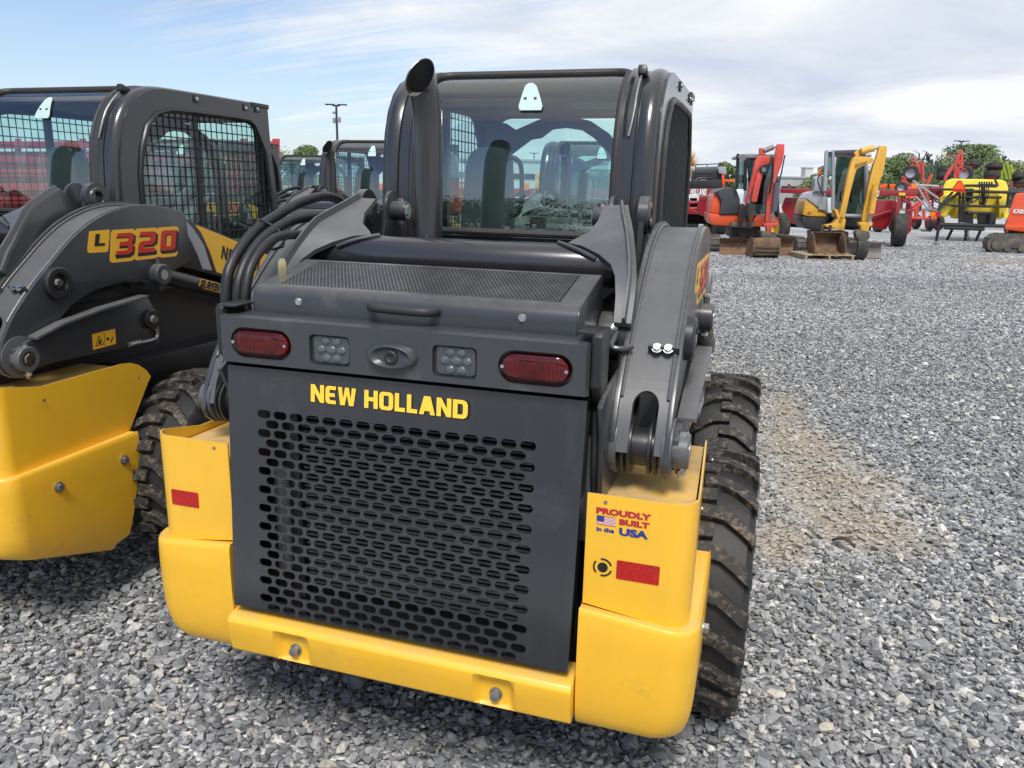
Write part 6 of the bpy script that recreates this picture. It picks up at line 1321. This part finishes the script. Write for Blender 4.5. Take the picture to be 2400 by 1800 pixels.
# loose stones: instanced crushed rock
rocks = bpy.data.collections.new('crushed_rock')
def rockmat():
    m = bpy.data.materials.new('crushed_stone'); m.use_nodes = True; t = m.node_tree; P = t.nodes['Principled BSDF']; P.inputs['Roughness'].default_value = .8
    no = lambda ty: t.nodes.new(ty); lk = t.links.new
    oi = no('ShaderNodeObjectInfo'); r_ = no('ShaderNodeValToRGB'); e = r_.color_ramp.elements; lk(oi.outputs['Random'], r_.inputs[0])
    e[0].color = (.10,.103,.11,1); e[1].color = (.56,.55,.53,1)
    for p, c in ((.20,(.152,.156,.163)),(.50,(.215,.219,.226)),(.76,(.298,.30,.30)),(.90,(.39,.387,.375)),(.95,(.41,.375,.31)),(.975,(.50,.49,.47))): k = e.new(p); k.color = (*c,1)
    ge = no('ShaderNodeNewGeometry'); nz = no('ShaderNodeTexNoise'); nz.inputs['Scale'].default_value = 90; nz.inputs['Detail'].default_value = 4; lk(ge.outputs['Position'], nz.inputs['Vector'])
    mr = no('ShaderNodeMapRange'); mr.inputs[1].default_value = .3; mr.inputs[2].default_value = .7; mr.inputs[3].default_value = .75; mr.inputs[4].default_value = 1.3; lk(nz.outputs[0], mr.inputs[0])
    mu = no('ShaderNodeMix'); mu.data_type = 'RGBA'; mu.blend_type = 'MULTIPLY'; mu.inputs['Factor'].default_value = 1; lk(r_.outputs[0], mu.inputs['A']); lk(mr.outputs[0], mu.inputs['B'])
    br = dirt_mask(t, ge.outputs['Position']); h = no('ShaderNodeMath'); h.operation = 'MULTIPLY'; h.inputs[1].default_value = .7; lk(br, h.inputs[0])
    mb_ = no('ShaderNodeMix'); mb_.data_type = 'RGBA'; lk(h.outputs[0], mb_.inputs['Factor']); lk(mu.outputs['Result'], mb_.inputs['A']); mb_.inputs['B'].default_value = (.41,.365,.30,1)
    lk(mb_.outputs['Result'], P.inputs['Base Color']); return m
RM = rockmat()
for i in range(16):
    bm = bmesh.new(); k = random.randint(10, 14)
    el = (1, random.uniform(.55,.9), random.uniform(.30,.62))
    for _ in range(k):
        v = Vector((random.gauss(0,1),random.gauss(0,1),random.gauss(0,1))).normalized(); s_ = random.uniform(.85,1.1)
        bm.verts.new((v.x*el[0]*s_, v.y*el[1]*s_, v.z*el[2]*s_))
    bmesh.ops.convex_hull(bm, input=bm.verts)
    for v in [v for v in bm.verts if not v.link_faces]: bm.verts.remove(v)
    bmesh.ops.bevel(bm, geom=list(bm.edges), offset=.06, segments=1, affect='EDGES') if 0 else None
    me = bpy.data.meshes.new('stone'); bm.to_mesh(me); bm.free(); me.materials.append(RM)
    rocks.objects.link(bpy.data.objects.new('stone', me))
def patch_d(X, Y):
    d = np.zeros_like(X)
    for (x,y,rx,ry) in DIRT[:5]: d = np.maximum(d, 1-np.hypot((X-x)/rx,(Y-y)/ry)/1.1)
    return np.clip(d, 0, 1)
def scatter(D0, D1, dens, smin, smax, seed, zj, tanh=.78):
    g_ = np.random.default_rng(seed); W = D1*tanh; n = int(dens*(D1-D0)*2*W)
    D = g_.uniform(D0, D1, n); S = g_.uniform(-W, W, n); k = np.abs(S) < D*tanh + .6; D, S = D[k], S[k]
    X = CAM.x + HF.x*D + HR.x*S; Y = CAM.y + HF.y*D + HR.y*S
    pd = patch_d(X, Y); k = g_.uniform(0, 1, len(X)) > np.minimum(.72, pd*1.5)
    k &= ~((np.abs(X) < .42) & (Y > .6) & (Y < 2.0)); X, Y = X[k], Y[k]; n = len(X)
    sz = smin*np.exp(np.abs(g_.normal(0, .42, n))*1.0); sz = np.minimum(sz, smax)
    Z = g_.uniform(0, zj, n) + sz*.1 - .004
    return X, Y, Z, sz
parts = [scatter(.3,3.2,2700,.0108,.040,1,.016,1.25), scatter(3.2,5.5,2200,.0112,.036,2,.016,1.15), scatter(5.5,9,1500,.0112,.034,3,.014,1.05), scatter(9,16,600,.0125,.036,4,.012,.95), scatter(16,30,130,.016,.04,5,.010,.9)]
X, Y, Z, SZ = [np.concatenate([p[i] for p in parts]) for i in range(4)]; n = len(X)
me = bpy.data.meshes.new('gravel'); me.vertices.add(n); me.vertices.foreach_set('co', np.stack([X,Y,Z],-1).astype(np.float32).ravel())
a = me.attributes.new('rot','FLOAT_VECTOR','POINT'); a.data.foreach_set('vector', np.stack([rng.normal(0,.38,n),rng.normal(0,.38,n),rng.uniform(0,6.28,n)],-1).astype(np.float32).ravel())
a = me.attributes.new('siz','FLOAT','POINT'); a.data.foreach_set('value', SZ.astype(np.float32))
gr = bpy.data.objects.new('gravel', me); col.objects.link(gr); gr['kind'] = 'stuff'; gr['label'] = 'loose grey crushed stone covering the yard'; gr['category'] = 'gravel'
ng = bpy.data.node_groups.new('scatter_stones','GeometryNodeTree'); ng.interface.new_socket('Geometry',in_out='INPUT',socket_type='NodeSocketGeometry'); ng.interface.new_socket('Geometry',in_out='OUTPUT',socket_type='NodeSocketGeometry')
A = ng.nodes.new; gi, gout = A('NodeGroupInput'), A('NodeGroupOutput'); ip = A('GeometryNodeInstanceOnPoints'); ci = A('GeometryNodeCollectionInfo'); ci.inputs[0].default_value = rocks; ci.inputs['Separate Children'].default_value = True; ci.inputs['Reset Children'].default_value = True
n1 = A('GeometryNodeInputNamedAttribute'); n1.data_type = 'FLOAT_VECTOR'; n1.inputs[0].default_value = 'rot'; n2 = A('GeometryNodeInputNamedAttribute'); n2.data_type = 'FLOAT'; n2.inputs[0].default_value = 'siz'
e2 = A('FunctionNodeEulerToRotation'); m2p = A('GeometryNodeMeshToPoints'); ng.links.new(gi.outputs[0], m2p.inputs[0]); ng.links.new(m2p.outputs[0], ip.inputs['Points'])
ng.links.new(ci.outputs[0], ip.inputs['Instance']); ip.inputs['Pick Instance'].default_value = True
ng.links.new(n1.outputs[0], e2.inputs[0]); ng.links.new(e2.outputs[0], ip.inputs['Rotation']); ng.links.new(n2.outputs[0], ip.inputs['Scale']); ng.links.new(ip.outputs[0], gout.inputs[0])
gr.modifiers.new('stones','NODES').node_group = ng
